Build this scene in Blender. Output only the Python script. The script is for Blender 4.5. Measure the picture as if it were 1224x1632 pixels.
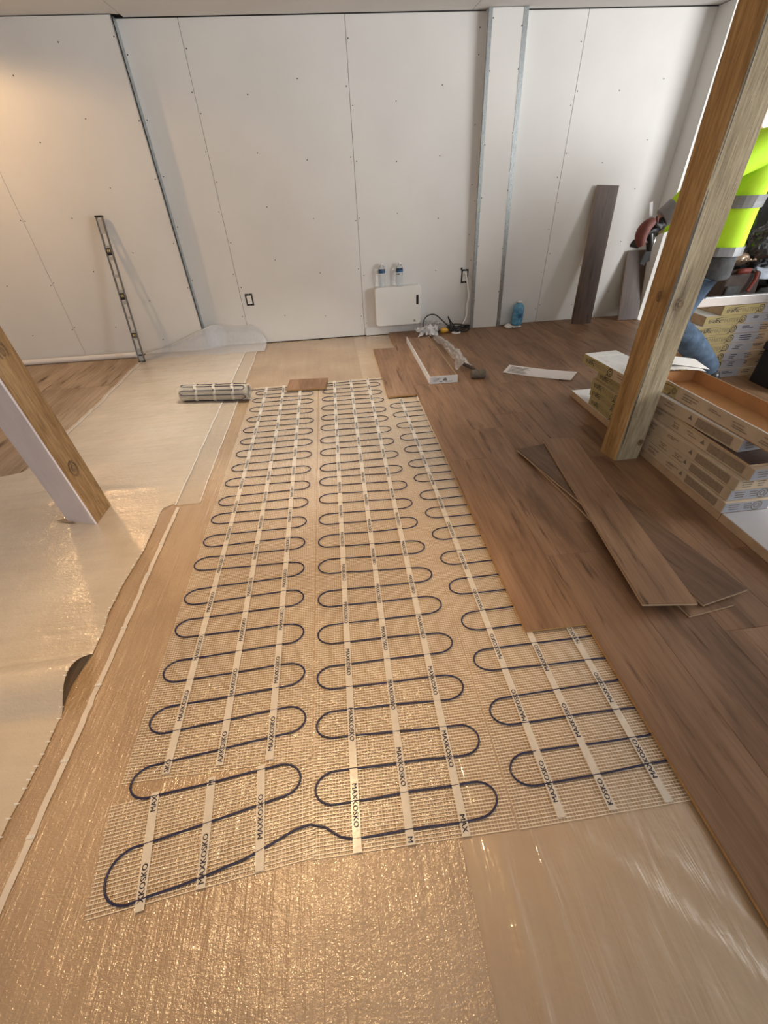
import bpy, bmesh, math, random
from mathutils import Vector, Matrix, noise
random.seed(7)
for o in list(bpy.data.objects): bpy.data.objects.remove(o, do_unlink=True)
SC = bpy.context.scene
COL = SC.collection

# ------------------------------------------------------------------ camera
CAM_H = 1.35
cam_d = bpy.data.cameras.new('camera'); cam = bpy.data.objects.new('camera', cam_d); COL.objects.link(cam)
_r = Vector((0.99233929, -0.11740957, -0.03844123))
_d = Vector((-0.1027334, -0.61140271, -0.78462257))
_f = Vector((0.06861913, 0.782561, -0.61878082))
m = Matrix.Identity(4)
for i in range(3):
    m[i][0] = _r[i]; m[i][1] = -_d[i]; m[i][2] = -_f[i]
m[2][3] = CAM_H
cam.matrix_world = m
cam_d.sensor_fit = 'VERTICAL'; cam_d.sensor_height = 36.0; cam_d.lens = 666.41 / 1632 * 36
cam_d.clip_start = 0.02
SC.camera = cam

# ------------------------------------------------------------------ exposure, world, lights
vs = SC.view_settings
vs.view_transform = 'Standard'; vs.look = 'None'; vs.gamma = 1.0; vs.use_curve_mapping = False
vs.exposure = 0.0
W = bpy.data.worlds.new('world'); SC.world = W; W.use_nodes = True
bg = W.node_tree.nodes['Background']; bg.inputs[0].default_value = (0.80, 0.88, 1.0, 1); bg.inputs[1].default_value = 0.4

def area(name, loc, aim, sx, sy, power, col, spread=180):
    l = bpy.data.lights.new(name, 'AREA'); l.shape = 'RECTANGLE'; l.size = sx; l.size_y = sy
    l.energy = power; l.color = col; l.spread = math.radians(spread)
    o = bpy.data.objects.new(name, l); COL.objects.link(o)
    o.location = loc
    o.rotation_euler = (Vector(aim) - Vector(loc)).to_track_quat('-Z', 'Y').to_euler()
    return o
# daylight through the wide opening in the right wall and the window in the wall behind the camera
area('daylight_opening', (5.95, 1.0, 1.50), (0.4, 4.4, 1.1), 2.8, 1.3, 280, (0.97, 0.99, 1.0))
area('daylight_window', (0.6, -3.3, 1.5), (0.2, 3.0, 1.1), 3.2, 1.4, 42, (0.88, 0.93, 1.0))

# ------------------------------------------------------------------ mesh helpers
class MB:
    def __init__(s): s.v = []; s.f = []; s.m = []
    def add(s, vs_, fs, mi=0):
        n = len(s.v); s.v += [tuple(p) for p in vs_]; s.f += [tuple(n + i for i in f) for f in fs]; s.m += [mi] * len(fs); return s
    def hexa(s, p, mi=0):            # 8 points: bottom ring 0-3, top ring 4-7
        return s.add(p, [(3, 2, 1, 0), (4, 5, 6, 7), (0, 1, 5, 4), (1, 2, 6, 5), (2, 3, 7, 6), (3, 0, 4, 7)], mi)
    def box(s, x0, x1, y0, y1, z0, z1, mi=0):
        return s.hexa([(x0, y0, z0), (x1, y0, z0), (x1, y1, z0), (x0, y1, z0), (x0, y0, z1), (x1, y0, z1), (x1, y1, z1), (x0, y1, z1)], mi)
    def bar(s, a, b, w, h, up=(0, 0, 1), mi=0):   # box along a->b
        a = Vector(a); b = Vector(b); t = (b - a).normalized(); u = Vector(up)
        sd = t.cross(u).normalized(); u = sd.cross(t).normalized()
        p = []
        for q, hh in ((a, -h / 2), (b, -h / 2)):
            p += [q + sd * (-w / 2) + u * hh, q + sd * (w / 2) + u * hh]
        q0 = [p[0], p[1], p[3], p[2]]
        q1 = [x + u * h for x in q0]
        return s.hexa(q0 + q1, mi)
    def tube(s, pts, r, n=8, mi=0, cap=True, closed=False):
        pts = [Vector(p) for p in pts]; N = len(pts); base = len(s.v)
        nrm = None
        for i, p in enumerate(pts):
            a = pts[i - 1] if i > 0 else (pts[-1] if closed else p); b = pts[i + 1] if i < N - 1 else (pts[0] if closed else p)
            t = (b - a).normalized()
            if nrm is None:
                nrm = t.orthogonal().normalized()
            else:
                nrm = (nrm - t * nrm.dot(t))
                nrm = nrm.normalized() if nrm.length > 1e-6 else t.orthogonal().normalized()
            bn = t.cross(nrm); rr = r[i] if isinstance(r, (list, tuple)) else r
            for k in range(n):
                an = 2 * math.pi * k / n
                s.v.append(tuple(p + (nrm * math.cos(an) + bn * math.sin(an)) * rr))
        for i in range(N if closed else N - 1):
            j = (i + 1) % N
            for k in range(n):
                k2 = (k + 1) % n
                s.f.append((base + i * n + k, base + i * n + k2, base + j * n + k2, base + j * n + k)); s.m.append(mi)
        if cap and not closed:
            s.f.append(tuple(base + k for k in reversed(range(n)))); s.m.append(mi)
            s.f.append(tuple(base + (N - 1) * n + k for k in range(n))); s.m.append(mi)
        return s
    def lathe(s, prof, c, n=20, mi=0, axis=(0, 0, 1)):   # prof: (r, h) along axis
        ax = Vector(axis).normalized(); e1 = ax.orthogonal().normalized(); e2 = ax.cross(e1); c = Vector(c); base = len(s.v)
        for r, h in prof:
            for k in range(n):
                a = 2 * math.pi * k / n
                s.v.append(tuple(c + ax * h + (e1 * math.cos(a) + e2 * math.sin(a)) * r))
        for i in range(len(prof) - 1):
            for k in range(n):
                k2 = (k + 1) % n
                s.f.append((base + i * n + k, base + i * n + k2, base + (i + 1) * n + k2, base + (i + 1) * n + k)); s.m.append(mi)
        s.f.append(tuple(base + k for k in reversed(range(n)))); s.m.append(mi)
        s.f.append(tuple(base + (len(prof) - 1) * n + k for k in range(n))); s.m.append(mi)
        return s
    def grid(s, fn, nu, nv, mi=0):
        base = len(s.v)
        for i in range(nu + 1):
            for j in range(nv + 1):
                s.v.append(tuple(fn(i / nu, j / nv)))
        for i in range(nu):
            for j in range(nv):
                a = base + i * (nv + 1) + j
                s.f.append((a, a + nv + 1, a + nv + 2, a + 1)); s.m.append(mi)
        return s
    def prism(s, poly, o, ux, uy, un, d, mi=0):   # polygon in the (ux,uy) plane at o, thickness d along un
        o = Vector(o); ux = Vector(ux); uy = Vector(uy); un = Vector(un); n = len(poly)
        b = [o + ux * x + uy * y for x, y in poly]; t = [p + un * d for p in b]
        return s.add(b + t, [tuple(reversed(range(n))), tuple(range(n, 2 * n))] + [(i, (i + 1) % n, n + (i + 1) % n, n + i) for i in range(n)], mi)
    def text(s, txt, o, ux, uy, size, sx=1.0, mi=0):
        vs_, fs = glyphs(txt); o = Vector(o); ux = Vector(ux); uy = Vector(uy)
        return s.add([o + ux * (x * size * sx) + uy * (y * size) for x, y in vs_], fs, mi)
    def build(s, name, mats, parent=None, smooth=False, origin=None, autosmooth=None):
        org = Vector(origin) if origin is not None else (Vector(ORG.get(parent.name, (0, 0, 0))) if parent else Vector((0, 0, 0)))
        me = bpy.data.meshes.new(name)
        me.from_pydata([(x - org.x, y - org.y, z - org.z) for x, y, z in s.v], [], s.f)
        mats = mats if isinstance(mats, (list, tuple)) else [mats]
        for mm in mats: me.materials.append(mm)
        me.polygons.foreach_set('material_index', s.m)
        if smooth: me.polygons.foreach_set('use_smooth', [True] * len(s.f))
        me.update()
        o = bpy.data.objects.new(name, me); COL.objects.link(o)
        if parent: o.parent = parent
        par = Vector(ORG.get(parent.name, (0, 0, 0))) if parent else Vector((0, 0, 0))
        o.location = org - par
        ORG[o.name] = tuple(org)
        if autosmooth is not None:
            me.polygons.foreach_set('use_smooth', [True] * len(s.f))
            try: me.set_sharp_from_angle(angle=math.radians(autosmooth))
            except Exception: pass
        return o
ORG = {}
_G = {}
def glyphs(txt):
    if txt not in _G:
        cu = bpy.data.curves.new('glyphs', 'FONT'); cu.body = txt; cu.size = 1.0; cu.resolution_u = 2; cu.align_x = 'LEFT'; cu.offset = 0.0
        o = bpy.data.objects.new('glyphs', cu); COL.objects.link(o)
        dg = bpy.context.evaluated_depsgraph_get()
        me = bpy.data.meshes.new_from_object(o.evaluated_get(dg))
        _G[txt] = ([(v.co.x, v.co.y) for v in me.vertices], [tuple(p.vertices) for p in me.polygons])
        bpy.data.objects.remove(o, do_unlink=True); bpy.data.curves.remove(cu); bpy.data.meshes.remove(me)
    return _G[txt]
def text_w(txt):
    return max(x for x, y in glyphs(txt)[0])

def thing(name, label, cat, loc=(0, 0, 0), group=None):
    o = bpy.data.objects.new(name, None); COL.objects.link(o); o.location = loc; o.empty_display_size = 0.05
    o['label'] = label; o['category'] = cat
    if group: o['group'] = group
    ORG[o.name] = tuple(loc)
    return o
def tag(o, label, cat, group=None):
    o['label'] = label; o['category'] = cat
    if group: o['group'] = group
    return o
def struct(o): o['kind'] = 'structure'; return o
def stuff(o): o['kind'] = 'stuff'; return o
def bevel(o, w, seg=2, angle=40):
    md = o.modifiers.new('bevel', 'BEVEL'); md.width = w; md.segments = seg; md.limit_method = 'ANGLE'; md.angle_limit = math.radians(angle)
    return o
def nz(x, y, z=0.0): return noise.noise(Vector((x, y, z)))

# ------------------------------------------------------------------ materials
class NT:
    def __init__(s, name):
        s.mat = bpy.data.materials.new(name); s.mat.use_nodes = True; s.t = s.mat.node_tree; s.n = s.t.nodes; s.l = s.t.links
        s.p = s.n['Principled BSDF']
    def node(s, ty, **k):
        n = s.n.new(ty)
        for a, b in k.items(): setattr(n, a, b)
        return n
    def coords(s, scale=(1, 1, 1), rnd=False, kind='Object'):
        tc = s.node('ShaderNodeTexCoord'); mp = s.node('ShaderNodeMapping'); mp.inputs['Scale'].default_value = scale
        s.l.new(tc.outputs[kind], mp.inputs['Vector'])
        if rnd:
            oi = s.node('ShaderNodeObjectInfo'); ml = s.node('ShaderNodeMath', operation='MULTIPLY'); ml.inputs[1].default_value = 57.3
            s.l.new(oi.outputs['Random'], ml.inputs[0]); s.l.new(ml.outputs[0], mp.inputs['Location'])
        return mp.outputs[0]
    def noise(s, vec, scale, detail=4, rough=.55, dist=0.0):
        n = s.node('ShaderNodeTexNoise'); n.inputs['Scale'].default_value = scale; n.inputs['Detail'].default_value = detail
        n.inputs['Roughness'].default_value = rough; n.inputs['Distortion'].default_value = dist
        if vec is not None: s.l.new(vec, n.inputs['Vector'])
        return n.outputs[0]
    def ramp(s, fac, stops):
        r = s.node('ShaderNodeValToRGB'); e = r.color_ramp.elements
        while len(e) < len(stops): e.new(0.5)
        for k, (p, c) in enumerate(stops): e[k].position = p; e[k].color = (*c, 1) if len(c) == 3 else c
        s.l.new(fac, r.inputs[0]); return r.outputs[0]
    def mix(s, a, b, fac, mode='MIX'):
        n = s.node('ShaderNodeMix', data_type='RGBA', blend_type=mode)
        for v, i in ((fac, 0), (a, 6), (b, 7)):
            if isinstance(v, (int, float)): n.inputs[i].default_value = v
            elif isinstance(v, tuple): n.inputs[i].default_value = (*v, 1)
            else: s.l.new(v, n.inputs[i])
        return n.outputs[2]
    def math(s, op, a, b=None):
        n = s.node('ShaderNodeMath', operation=op)
        for v, i in ((a, 0), (b, 1)):
            if v is None: continue
            if isinstance(v, (int, float)): n.inputs[i].default_value = v
            else: s.l.new(v, n.inputs[i])
        return n.outputs[0]
    def color(s, c):
        if isinstance(c, tuple): s.p.inputs['Base Color'].default_value = (*c, 1)
        else: s.l.new(c, s.p.inputs['Base Color'])
    def set(s, **k):
        for a, b in k.items():
            i = s.p.inputs[a.replace('_', ' ')]
            if isinstance(b, (int, float, tuple)): i.default_value = b
            else: s.l.new(b, i)
    def bump(s, h, strength=.3, dist=.01, normal=None):
        b = s.node('ShaderNodeBump'); b.inputs['Strength'].default_value = strength; b.inputs['Distance'].default_value = dist
        s.l.new(h, b.inputs['Height'])
        if normal is not None: s.l.new(normal, b.inputs['Normal'])
        s.l.new(b.outputs[0], s.p.inputs['Normal']); return b.outputs[0]
    def alpha_mix(s, a, tint=(1, 1, 1)):
        tr = s.node('ShaderNodeBsdfTransparent'); tr.inputs[0].default_value = (*tint, 1); mx = s.node('ShaderNodeMixShader')
        if isinstance(a, (int, float)): mx.inputs[0].default_value = a
        else: s.l.new(a, mx.inputs[0])
        s.l.new(tr.outputs[0], mx.inputs[1]); s.l.new(s.p.outputs[0], mx.inputs[2])
        s.l.new(mx.outputs[0], s.n['Material Output'].inputs[0])

def plain(name, c, rough=.6, metal=0.0, var=.12, scale=30, spec=.4, bump=0.0, coat=0.0):
    t = NT(name); v = t.coords()
    n = t.noise(v, scale, 5)
    lo = tuple(max(0, x * (1 - var)) for x in c); hi = tuple(min(1, x * (1 + var)) for x in c)
    t.color(t.ramp(n, [(.3, lo), (.7, hi)]))
    t.set(Roughness=rough, Metallic=metal, Specular_IOR_Level=spec)
    if coat: t.set(Coat_Weight=coat, Coat_Roughness=.15)
    if bump: t.bump(t.noise(v, scale * 4, 3), bump, .004)
    return t.mat

def wood(name, dark, mid, light, axis='Y', rings=9.0, rough=.55, spec=.35, knots=True, bump=.15, style=''):
    t = NT(name)
    sc = {'X': (1.0, rings, rings), 'Y': (rings, 1.0, rings), 'Z': (rings, rings, 1.0)}[axis]
    v = t.coords(sc, rnd=True)
    big = t.noise(v, 1.1, 5, .6, 1.2)
    fine = t.noise(v, 9.0, 6, .65, .3)
    sc2 = {'X': (2.0, 60, 60), 'Y': (60, 2.0, 60), 'Z': (60, 60, 2.0)}[axis]
    fib = t.noise(t.coords(sc2, rnd=True), 3.0, 3, .6)
    c = t.ramp(big, [(.28, dark), (.5, mid), (.74, light)])
    if style == 'lam':
        wv = t.node('ShaderNodeTexWave', wave_type='BANDS', bands_direction='X'); wv.inputs['Scale'].default_value = 1.1; wv.inputs['Distortion'].default_value = 9.0; wv.inputs['Detail'].default_value = 3.0; wv.inputs['Detail Scale'].default_value = .8
        t.l.new(t.coords((7.0, .55, 7.0), rnd=True), wv.inputs['Vector'])
        c = t.mix(c, t.ramp(wv.outputs['Fac'], [(.0, (.74, .71, .69)), (.35, (1, 1, 1))]), .35, 'MULTIPLY')
        spot = t.noise(t.coords((34, 2.4, 34), rnd=True), 1.0, 4, .65, .4)
        c = t.mix(c, t.ramp(spot, [(.31, (.30, .25, .23)), (.41, (1, 1, 1))]), .8, 'MULTIPLY')
        pt = t.noise(t.coords((5, .9, 5), rnd=True), 1.0, 4, .6, .8)
        c = t.mix(c, t.ramp(pt, [(.3, (.60, .56, .55)), (.62, (1, 1, 1))]), .8, 'MULTIPLY')
        c = t.mix(c, t.ramp(fib, [(.3, (.72, .72, .72)), (.6, (1, 1, 1))]), .5, 'MULTIPLY')
        oi = t.node('ShaderNodeObjectInfo')
        c = t.mix(c, t.ramp(oi.outputs['Random'], [(.0, (.93, .93, .94)), (1.0, (1.05, 1.04, 1.02))]), 1.0, 'MULTIPLY')
    else:
        c = t.mix(c, t.ramp(fine, [(.35, tuple(x * .55 for x in dark)), (.62, (1, 1, 1))]), .45, 'MULTIPLY')
        c = t.mix(c, t.ramp(fib, [(.3, (.62, .62, .62)), (.6, (1, 1, 1))]), .4, 'MULTIPLY')
    if knots:
        sk = {'X': (1.2, 5, 5), 'Y': (5, 1.2, 5), 'Z': (5, 5, 1.2)}[axis]
        vo = t.node('ShaderNodeTexVoronoi'); vo.inputs['Scale'].default_value = 1.0
        t.l.new(t.coords(sk, rnd=True), vo.inputs['Vector'])
        k = t.ramp(vo.outputs['Distance'], [(.05, (.16, .10, .07)), (.17, (1, 1, 1))])
        c = t.mix(c, k, .75, 'MULTIPLY')
    t.color(c); t.set(Roughness=rough, Specular_IOR_Level=spec)
    if bump: t.bump(fib, bump, .003)
    return t.mat

M = {}
M['drywall'] = plain('drywall', (.74, .725, .70), .85, var=.03, scale=2.2, spec=.2)
M['ceiling'] = plain('ceiling_board', (.70, .69, .67), .9, var=.03, scale=2, spec=.2)
M['stud_dark'] = plain('wall_cavity', (.10, .09, .08), .9)
M['screw'] = plain('screw_black', (.05, .05, .055), .5, .6)
M['subfloor'] = wood('plywood', (.42, .31, .215), (.52, .40, .29), (.60, .48, .36), 'Y', 2.0, .7, .3, True, .05, 'lam')
M['galv'] = None
t = NT('galvanized_steel'); v = t.coords((40, 40, 14)); n1 = t.noise(v, 1.4, 6, .7, .5)
t.color(t.ramp(n1, [(.3, (.28, .31, .33)), (.55, (.50, .54, .56)), (.7, (.74, .78, .80))])); t.set(Metallic=.9, Roughness=t.ramp(n1, [(.3, (.45,) * 3), (.7, (.2,) * 3)])); t.bump(n1, .2, .003); M['galv'] = t.mat
M['alu'] = plain('aluminium', (.72, .72, .74), .32, .85, .06, 12)
M['alu_dark'] = plain('level_rail_grey', (.22, .21, .20), .4, .7, .1, 12)
M['level_web'] = plain('level_web_grey', (.50, .50, .49), .4, .25, .06, 12)
M['white_plastic'] = plain('white_plastic', (.80, .79, .76), .4, 0, .02, 5)
M['white_heater'] = plain('white_enamel', (.80, .79, .75), .35, 0, .02, 4)
M['pvc'] = plain('white_pvc', (.80, .77, .75), .35, 0, .03, 6)
M['black_plastic'] = plain('black_plastic', (.018, .018, .02), .35, 0, .3, 20)
M['rubber'] = plain('grey_rubber', (.13, .105, .075), .8, 0, .25, 40, bump=.3)
M['black_gloss'] = plain('black_film', (.012, .012, .014), .16, 0, .3, 8, spec=.8)
M['cable'] = plain('navy_cable', (.022, .022, .06), .38, 0, .15, 30)
M['ink'] = plain('dark_ink', (.03, .028, .05), .7, 0, .1, 30)
M['ink_grey'] = plain('grey_ink', (.20, .17, .13), .8, 0, .15, 60)
M['ink_faint'] = plain('faint_ink', (.30, .22, .15), .8, 0, .2, 80)
M['kraft'] = plain('kraft_cardboard', (.50, .355, .225), .85, 0, .10, 14, .2)
M['kraft_pale'] = plain('pale_cardboard', (.56, .44, .31), .85, 0, .10, 10, .2)
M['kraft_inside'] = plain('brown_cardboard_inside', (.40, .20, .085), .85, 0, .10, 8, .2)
M['carton_yellow'] = plain('yellow_print', (.44, .365, .17), .7, 0, .06, 12, .3)
M['carton_lilac'] = plain('lilac_grey_print', (.36, .365, .40), .7, 0, .06, 12, .3)
M['carton_white'] = plain('white_cardboard', (.78, .78, .78), .6, 0, .04, 6, .3)
M['paper'] = plain('paper', (.80, .78, .76), .8, 0, .03, 8, .2)
M['paper_pink'] = plain('paper_warm', (.72, .66, .63), .8, 0, .03, 8, .2)
M['fabric_white'] = plain('white_rag', (.74, .71, .67), .9, 0, .08, 20, .1)
M['lam'] = wood('laminate_oak', (.185, .104, .058), (.30, .172, .098), (.37, .225, .135), 'Y', 6.0, .48, .28, False, .05, 'lam')
M['lam_dark'] = wood('laminate_oak_darker', (.10, .055, .032), (.165, .092, .054), (.22, .130, .080), 'Y', 6.0, .48, .28, False, .05, 'lam')  # oak laminate again in darker tones, for the middle loose board
M['lam_edge'] = plain('laminate_core_edge', (.50, .29, .12), .75, 0, .15, 60, .2)
M['lam_edge_pale'] = plain('laminate_core_pale', (.52, .38, .24), .75, 0, .15, 60, .2)
M['lam_grey'] = wood('laminate_walnut', (.075, .046, .034), (.108, .067, .050), (.14, .090, .068), 'Y', 6.0, .45, .4, False, .05, 'lam')
M['post_tan'] = wood('post_lit_brown_face', (.38, .215, .083), (.54, .33, .135), (.64, .42, .20), 'Z', 11.0, .7, .25, True, .3)  # brown made brighter: lamp light on the post's left side put into the colour
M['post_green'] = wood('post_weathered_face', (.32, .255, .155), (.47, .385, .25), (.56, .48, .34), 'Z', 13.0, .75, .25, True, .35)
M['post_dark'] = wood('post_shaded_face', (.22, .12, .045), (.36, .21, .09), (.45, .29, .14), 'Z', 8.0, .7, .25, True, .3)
t = NT('flaking_white_paint'); v = t.coords((9, 9, 3)); n1 = t.noise(v, 1.6, 8, .72, .2)
t.color(t.ramp(n1, [(.27, (.25, .16, .13)), (.31, (.66, .58, .59)), (.7, (.74, .67, .67))])); t.set(Roughness=.55); t.bump(n1, .25, .004); M['old_paint'] = t.mat

def film(name, dark, mid, light, gs, coat_r, bstr, cs, lw, wr, spec=.5, rough=.42, ior=2.0):
    """Foam underlay under a crinkled, glossy vapour film."""
    t = NT(name)
    v = t.coords(); vs_ = t.coords(gs)
    big = t.noise(v, 2.2, 4, .55); st = t.noise(vs_, 1.0, 5, .6)
    c = t.ramp(big, [(.3, dark), (.55, mid), (.75, light)])
    c = t.mix(c, t.ramp(st, [(.3, (.82, .80, .77)), (.7, (1, 1, 1))]), .6, 'MULTIPLY')
    t.color(c); t.set(Roughness=rough, Specular_IOR_Level=spec, Coat_Weight=1.0, Coat_Roughness=coat_r, Coat_IOR=ior)
    cr = t.noise(t.coords((.7, 1.0, 1.0)), cs, 2.5, .6, .35)
    lo = t.noise(v, 9.0, 2, .5, .5)
    st2 = t.noise(vs_, 2.2, 3, .6, .4)
    h = t.math('ADD', t.math('MULTIPLY', cr, 1.0), t.math('MULTIPLY', lo, lw))
    h = t.math('ADD', h, t.math('MULTIPLY', st2, wr))
    b = t.bump(h, 1.0, bstr)
    t.l.new(b, t.p.inputs['Coat Normal'])
    t.bump(h, 1.0, bstr * .7)
    return t.mat
M['film_mid'] = film('underlay_film_crinkled', (.36, .235, .13), (.46, .315, .185), (.54, .385, .235), (26, 1.6, 1), .19, .0030, 160.0, 3.0, 1.5, ior=2.0)
M['film_left'] = film('underlay_film_woven', (.60, .50, .39), (.67, .57, .45), (.72, .63, .51), (3, 22, 1), .13, .0022, 110.0, 3.0, .8, ior=2.3)
M['film_right'] = film('underlay_film_satin', (.47, .325, .20), (.53, .38, .235), (.58, .43, .28), (9, 1.0, 1), .14, .0032, 22.0, 1.2, 2.2)
M['hump_inside'] = plain('underlay_foam_back', (.26, .17, .10), .8)
def sheer(name, c, a, rough=.3, bump=.0, scale=60):
    t = NT(name); v = t.coords(); n = t.noise(v, scale, 4)
    t.color(t.ramp(n, [(.3, tuple(x * .9 for x in c)), (.7, c)])); t.set(Roughness=rough, Specular_IOR_Level=.6)
    if bump: t.bump(n, bump, .006)
    t.alpha_mix(a); return t.mat
M['flange'] = sheer('sheer_film_flange', (.82, .75, .64), .38, .25, .2)
M['flap'] = sheer('sheer_white_film', (.80, .80, .82), .60, .35, .5, 30)
M['rim'] = sheer('film_cut_edge', (.86, .82, .76), .85, .2, .6, 120)
M['seam_tape'] = plain('beige_seam_tape', (.66, .58, .50), .35, 0, .05, 20, .5)
M['print_tape'] = sheer('translucent_printed_tape', (.80, .73, .63), .80, .25, .1, 40)
M['net'] = plain('glass_fibre_net', (.80, .71, .57), .35, 0, .06, 60, .6)
M['clear'] = None
t = NT('clear_pet'); t.color((.92, .94, .95)); t.set(Roughness=.06, Transmission_Weight=1.0, IOR=1.33, Specular_IOR_Level=.6); M['clear'] = t.mat
M['water'] = t.mat
M['blue_liquid'] = None
t = NT('blue_washer_liquid'); n = t.noise(t.coords(), 30, 3); t.color(t.ramp(n, [(.35, (.12, .42, .70)), (.65, (.32, .66, .88))])); t.set(Roughness=.12, Transmission_Weight=.45, IOR=1.33); M['blue_liquid'] = t.mat
M['label_blue'] = plain('bottle_label_blue', (.035, .10, .21), .4, 0, .2, 60)
M['wrap'] = sheer('clear_crumpled_wrap', (.82, .81, .80), .30, .08, 1.0, 70)
M['yellow_plug'] = plain('yellow_plastic', (.75, .42, .05), .4, 0, .1, 20)
M['vial'] = plain('vial_yellow', (.72, .60, .32), .25, 0, .05, 20)
M['hivis'] = plain('hi_vis_yellow', (.56, .93, .045), .75, 0, .10, 9, .2, bump=.15)
M['hivis_dull'] = plain('hi_vis_sleeve', (.52, .62, .03), .75, 0, .12, 14, .2, bump=.15)
M['reflective'] = plain('reflective_tape', (.26, .27, .28), .4, .3, .08, 30)
M['denim'] = plain('denim', (.075, .115, .175), .85, 0, .35, 16, .15, bump=.25)
M['denim_pale'] = plain('denim_pale', (.30, .44, .53), .85, 0, .2, 16, .15)
M['charcoal'] = plain('charcoal_cloth', (.085, .088, .092), .85, 0, .25, 30, .15)
M['skin'] = plain('skin', (.46, .28, .20), .55, 0, .08, 20)
M['hair'] = plain('dark_hair', (.03, .022, .018), .6, 0, .3, 60)
M['glove'] = plain('black_glove', (.02, .02, .022), .6, 0, .3, 30)
M['glove_palm'] = plain('red_glove_palm', (.17, .055, .045), .7, 0, .25, 40)
M['brown_leather'] = plain('brown_canvas', (.055, .034, .028), .6, 0, .3, 18, .4)
M['copper'] = plain('bronze_padding', (.30, .22, .16), .3, .5, .4, 30)
M['red'] = plain('dull_red', (.20, .035, .025), .5, 0, .2, 30)
M['bluewhite'] = plain('pale_blue_plastic', (.50, .58, .72), .4, 0, .05, 10)
M['dust'] = plain('sawdust', (.60, .50, .40), .9)

# ------------------------------------------------------------------ room shell
YW, YL, ZC = 4.936, 4.835, 2.392
floor = struct(MB().box(-4.3, 6.1, -3.5, 5.1, -.12, -.024).build('floor', M['stud_dark']))
xs = [-4.3, -2.68, -1.46, -.24, .98, 2.2, 3.42, 4.64, 6.1]
for i in range(len(xs) - 1):
    off = -.9 if i % 2 else .3
    ys = [-3.5] + [y for y in (off - 2.44, off, off + 2.44, off + 4.88) if -3.4 < y < 5.0] + [5.05]
    for j in range(len(ys) - 1):
        MB().box(xs[i] + .0015, xs[i + 1] - .0015, ys[j] + .0015, ys[j + 1] - .0015, -.024, -.006).build('plywood_sheet', M['subfloor'], floor)

ceiling = struct(MB().box(-4.3, 6.1, -3.5, 5.1, ZC + .014, ZC + .12).build('ceiling', M['stud_dark']))
cx = [-4.3, -2.56, -1.34, 1.33, 3.55, 6.1]
for i in range(len(cx) - 1):
    for y0, y1 in ((-3.5, .06), (.06, 4.86 if cx[i] < -1.4 else YW - .004)):
        MB().box(cx[i] + .002, cx[i + 1] - .002, y0 + .002, y1 - .002, ZC, ZC + .013).build('ceiling_panel', M['ceiling'], ceiling)

def wall_panel(x0, x1, yf, parent, name='drywall_panel'):
    return bevel(MB().box(x0 + .0016, x1 - .0016, yf, yf + .0127, .006, ZC - .006).build(name, M['drywall'], parent), .0015, 1)
wall_back = struct(MB().box(-4.3, 6.1, YW + .0135, YW + .12, 0, ZC).build('wall_back', M['stud_dark']))
scr = MB()
def screw(x, y, z):
    scr.lathe([(.005, 0), (.0042, -.0012), (.0015, -.0008)], (x, y, z), 7, 0, (0, 1, 0))
def panel_screws(x0, x1, yf):
    w = x1 - x0
    colsx = [x0 + .022, x1 - .022]
    k = max(0, round(w / .41) - 1)
    colsx += [x0 + w * (i + 1) / (k + 1) for i in range(k)]
    for cxx in colsx:
        z = .12 + random.uniform(0, .2)
        while z < ZC - .06:
            screw(cxx + random.uniform(-.008, .008), yf - .0004, z)
            z += random.uniform(.36, .52)
for x0, x1, yf in ((-1.40, -.95, YW), (-.95, .315, YW), (.315, 1.50, YW), (1.50, 1.79, YW), (1.79, 2.30, YW), (2.30, 3.50, YW), (3.50, 4.72, YW), (4.72, 6.05, YW), (-4.28, -2.648, YL), (-2.648, -1.40, YL)):
    wall_panel(x0, x1, yf, wall_back)
    if not (x0 == 1.50): panel_screws(x0, x1, yf)
# proud left section: exposed galvanised stud closing its end
MB().box(-1.400, -1.397, YL + .002, YW - .002, .004, ZC - .004).box(-1.404, -1.397, YL - .001, YL + .028, .004, ZC - .004).build('metal_stud', M['galv'], wall_back)
MB().box(-4.28, -1.42, YL + .02, YW, .0, ZC).build('wall_furring', M['stud_dark'], wall_back)

# boxed-in column on the back wall with bare metal corner beads
COLX = ((1.505, 1.845), (1.443, 1.763))          # bottom, top (slightly out of plumb)
YC = 4.86
def colbox(a, b, y0, y1, z0, z1):                  # a,b: fractions (offset from left edge, from right edge)
    def X(z, s, off):
        tt = z / ZC; l = COLX[0][0] * (1 - tt) + COLX[1][0] * tt; r = COLX[0][1] * (1 - tt) + COLX[1][1] * tt
        return (l if s == 0 else r) + off
    return lambda mb: mb.hexa([(X(z0, *a), y0, z0), (X(z0, *b), y0, z0), (X(z0, *b), y1, z0), (X(z0, *a), y1, z0), (X(z1, *a), y0, z1), (X(z1, *b), y0, z1), (X(z1, *b), y1, z1), (X(z1, *a), y1, z1)])
trim1 = struct(colbox((0, .012), (1, -.012), YC + .014, YW + .004, .002, ZC - .002)(MB()).build('trim_1', M['stud_dark']))
colbox((0, .003), (1, -.003), YC, YC + .0127, .005, ZC - .004)(MB()).build('front_panel', M['drywall'], trim1)
colbox((0, -.0005), (0, .0117), YC + .003, YW - .001, .005, ZC - .004)(MB()).build('side_panel', M['drywall'], trim1)
colbox((1, -.0117), (1, .0005), YC + .003, YW - .001, .005, ZC - .004)(MB()).build('side_panel', M['drywall'], trim1)
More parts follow.
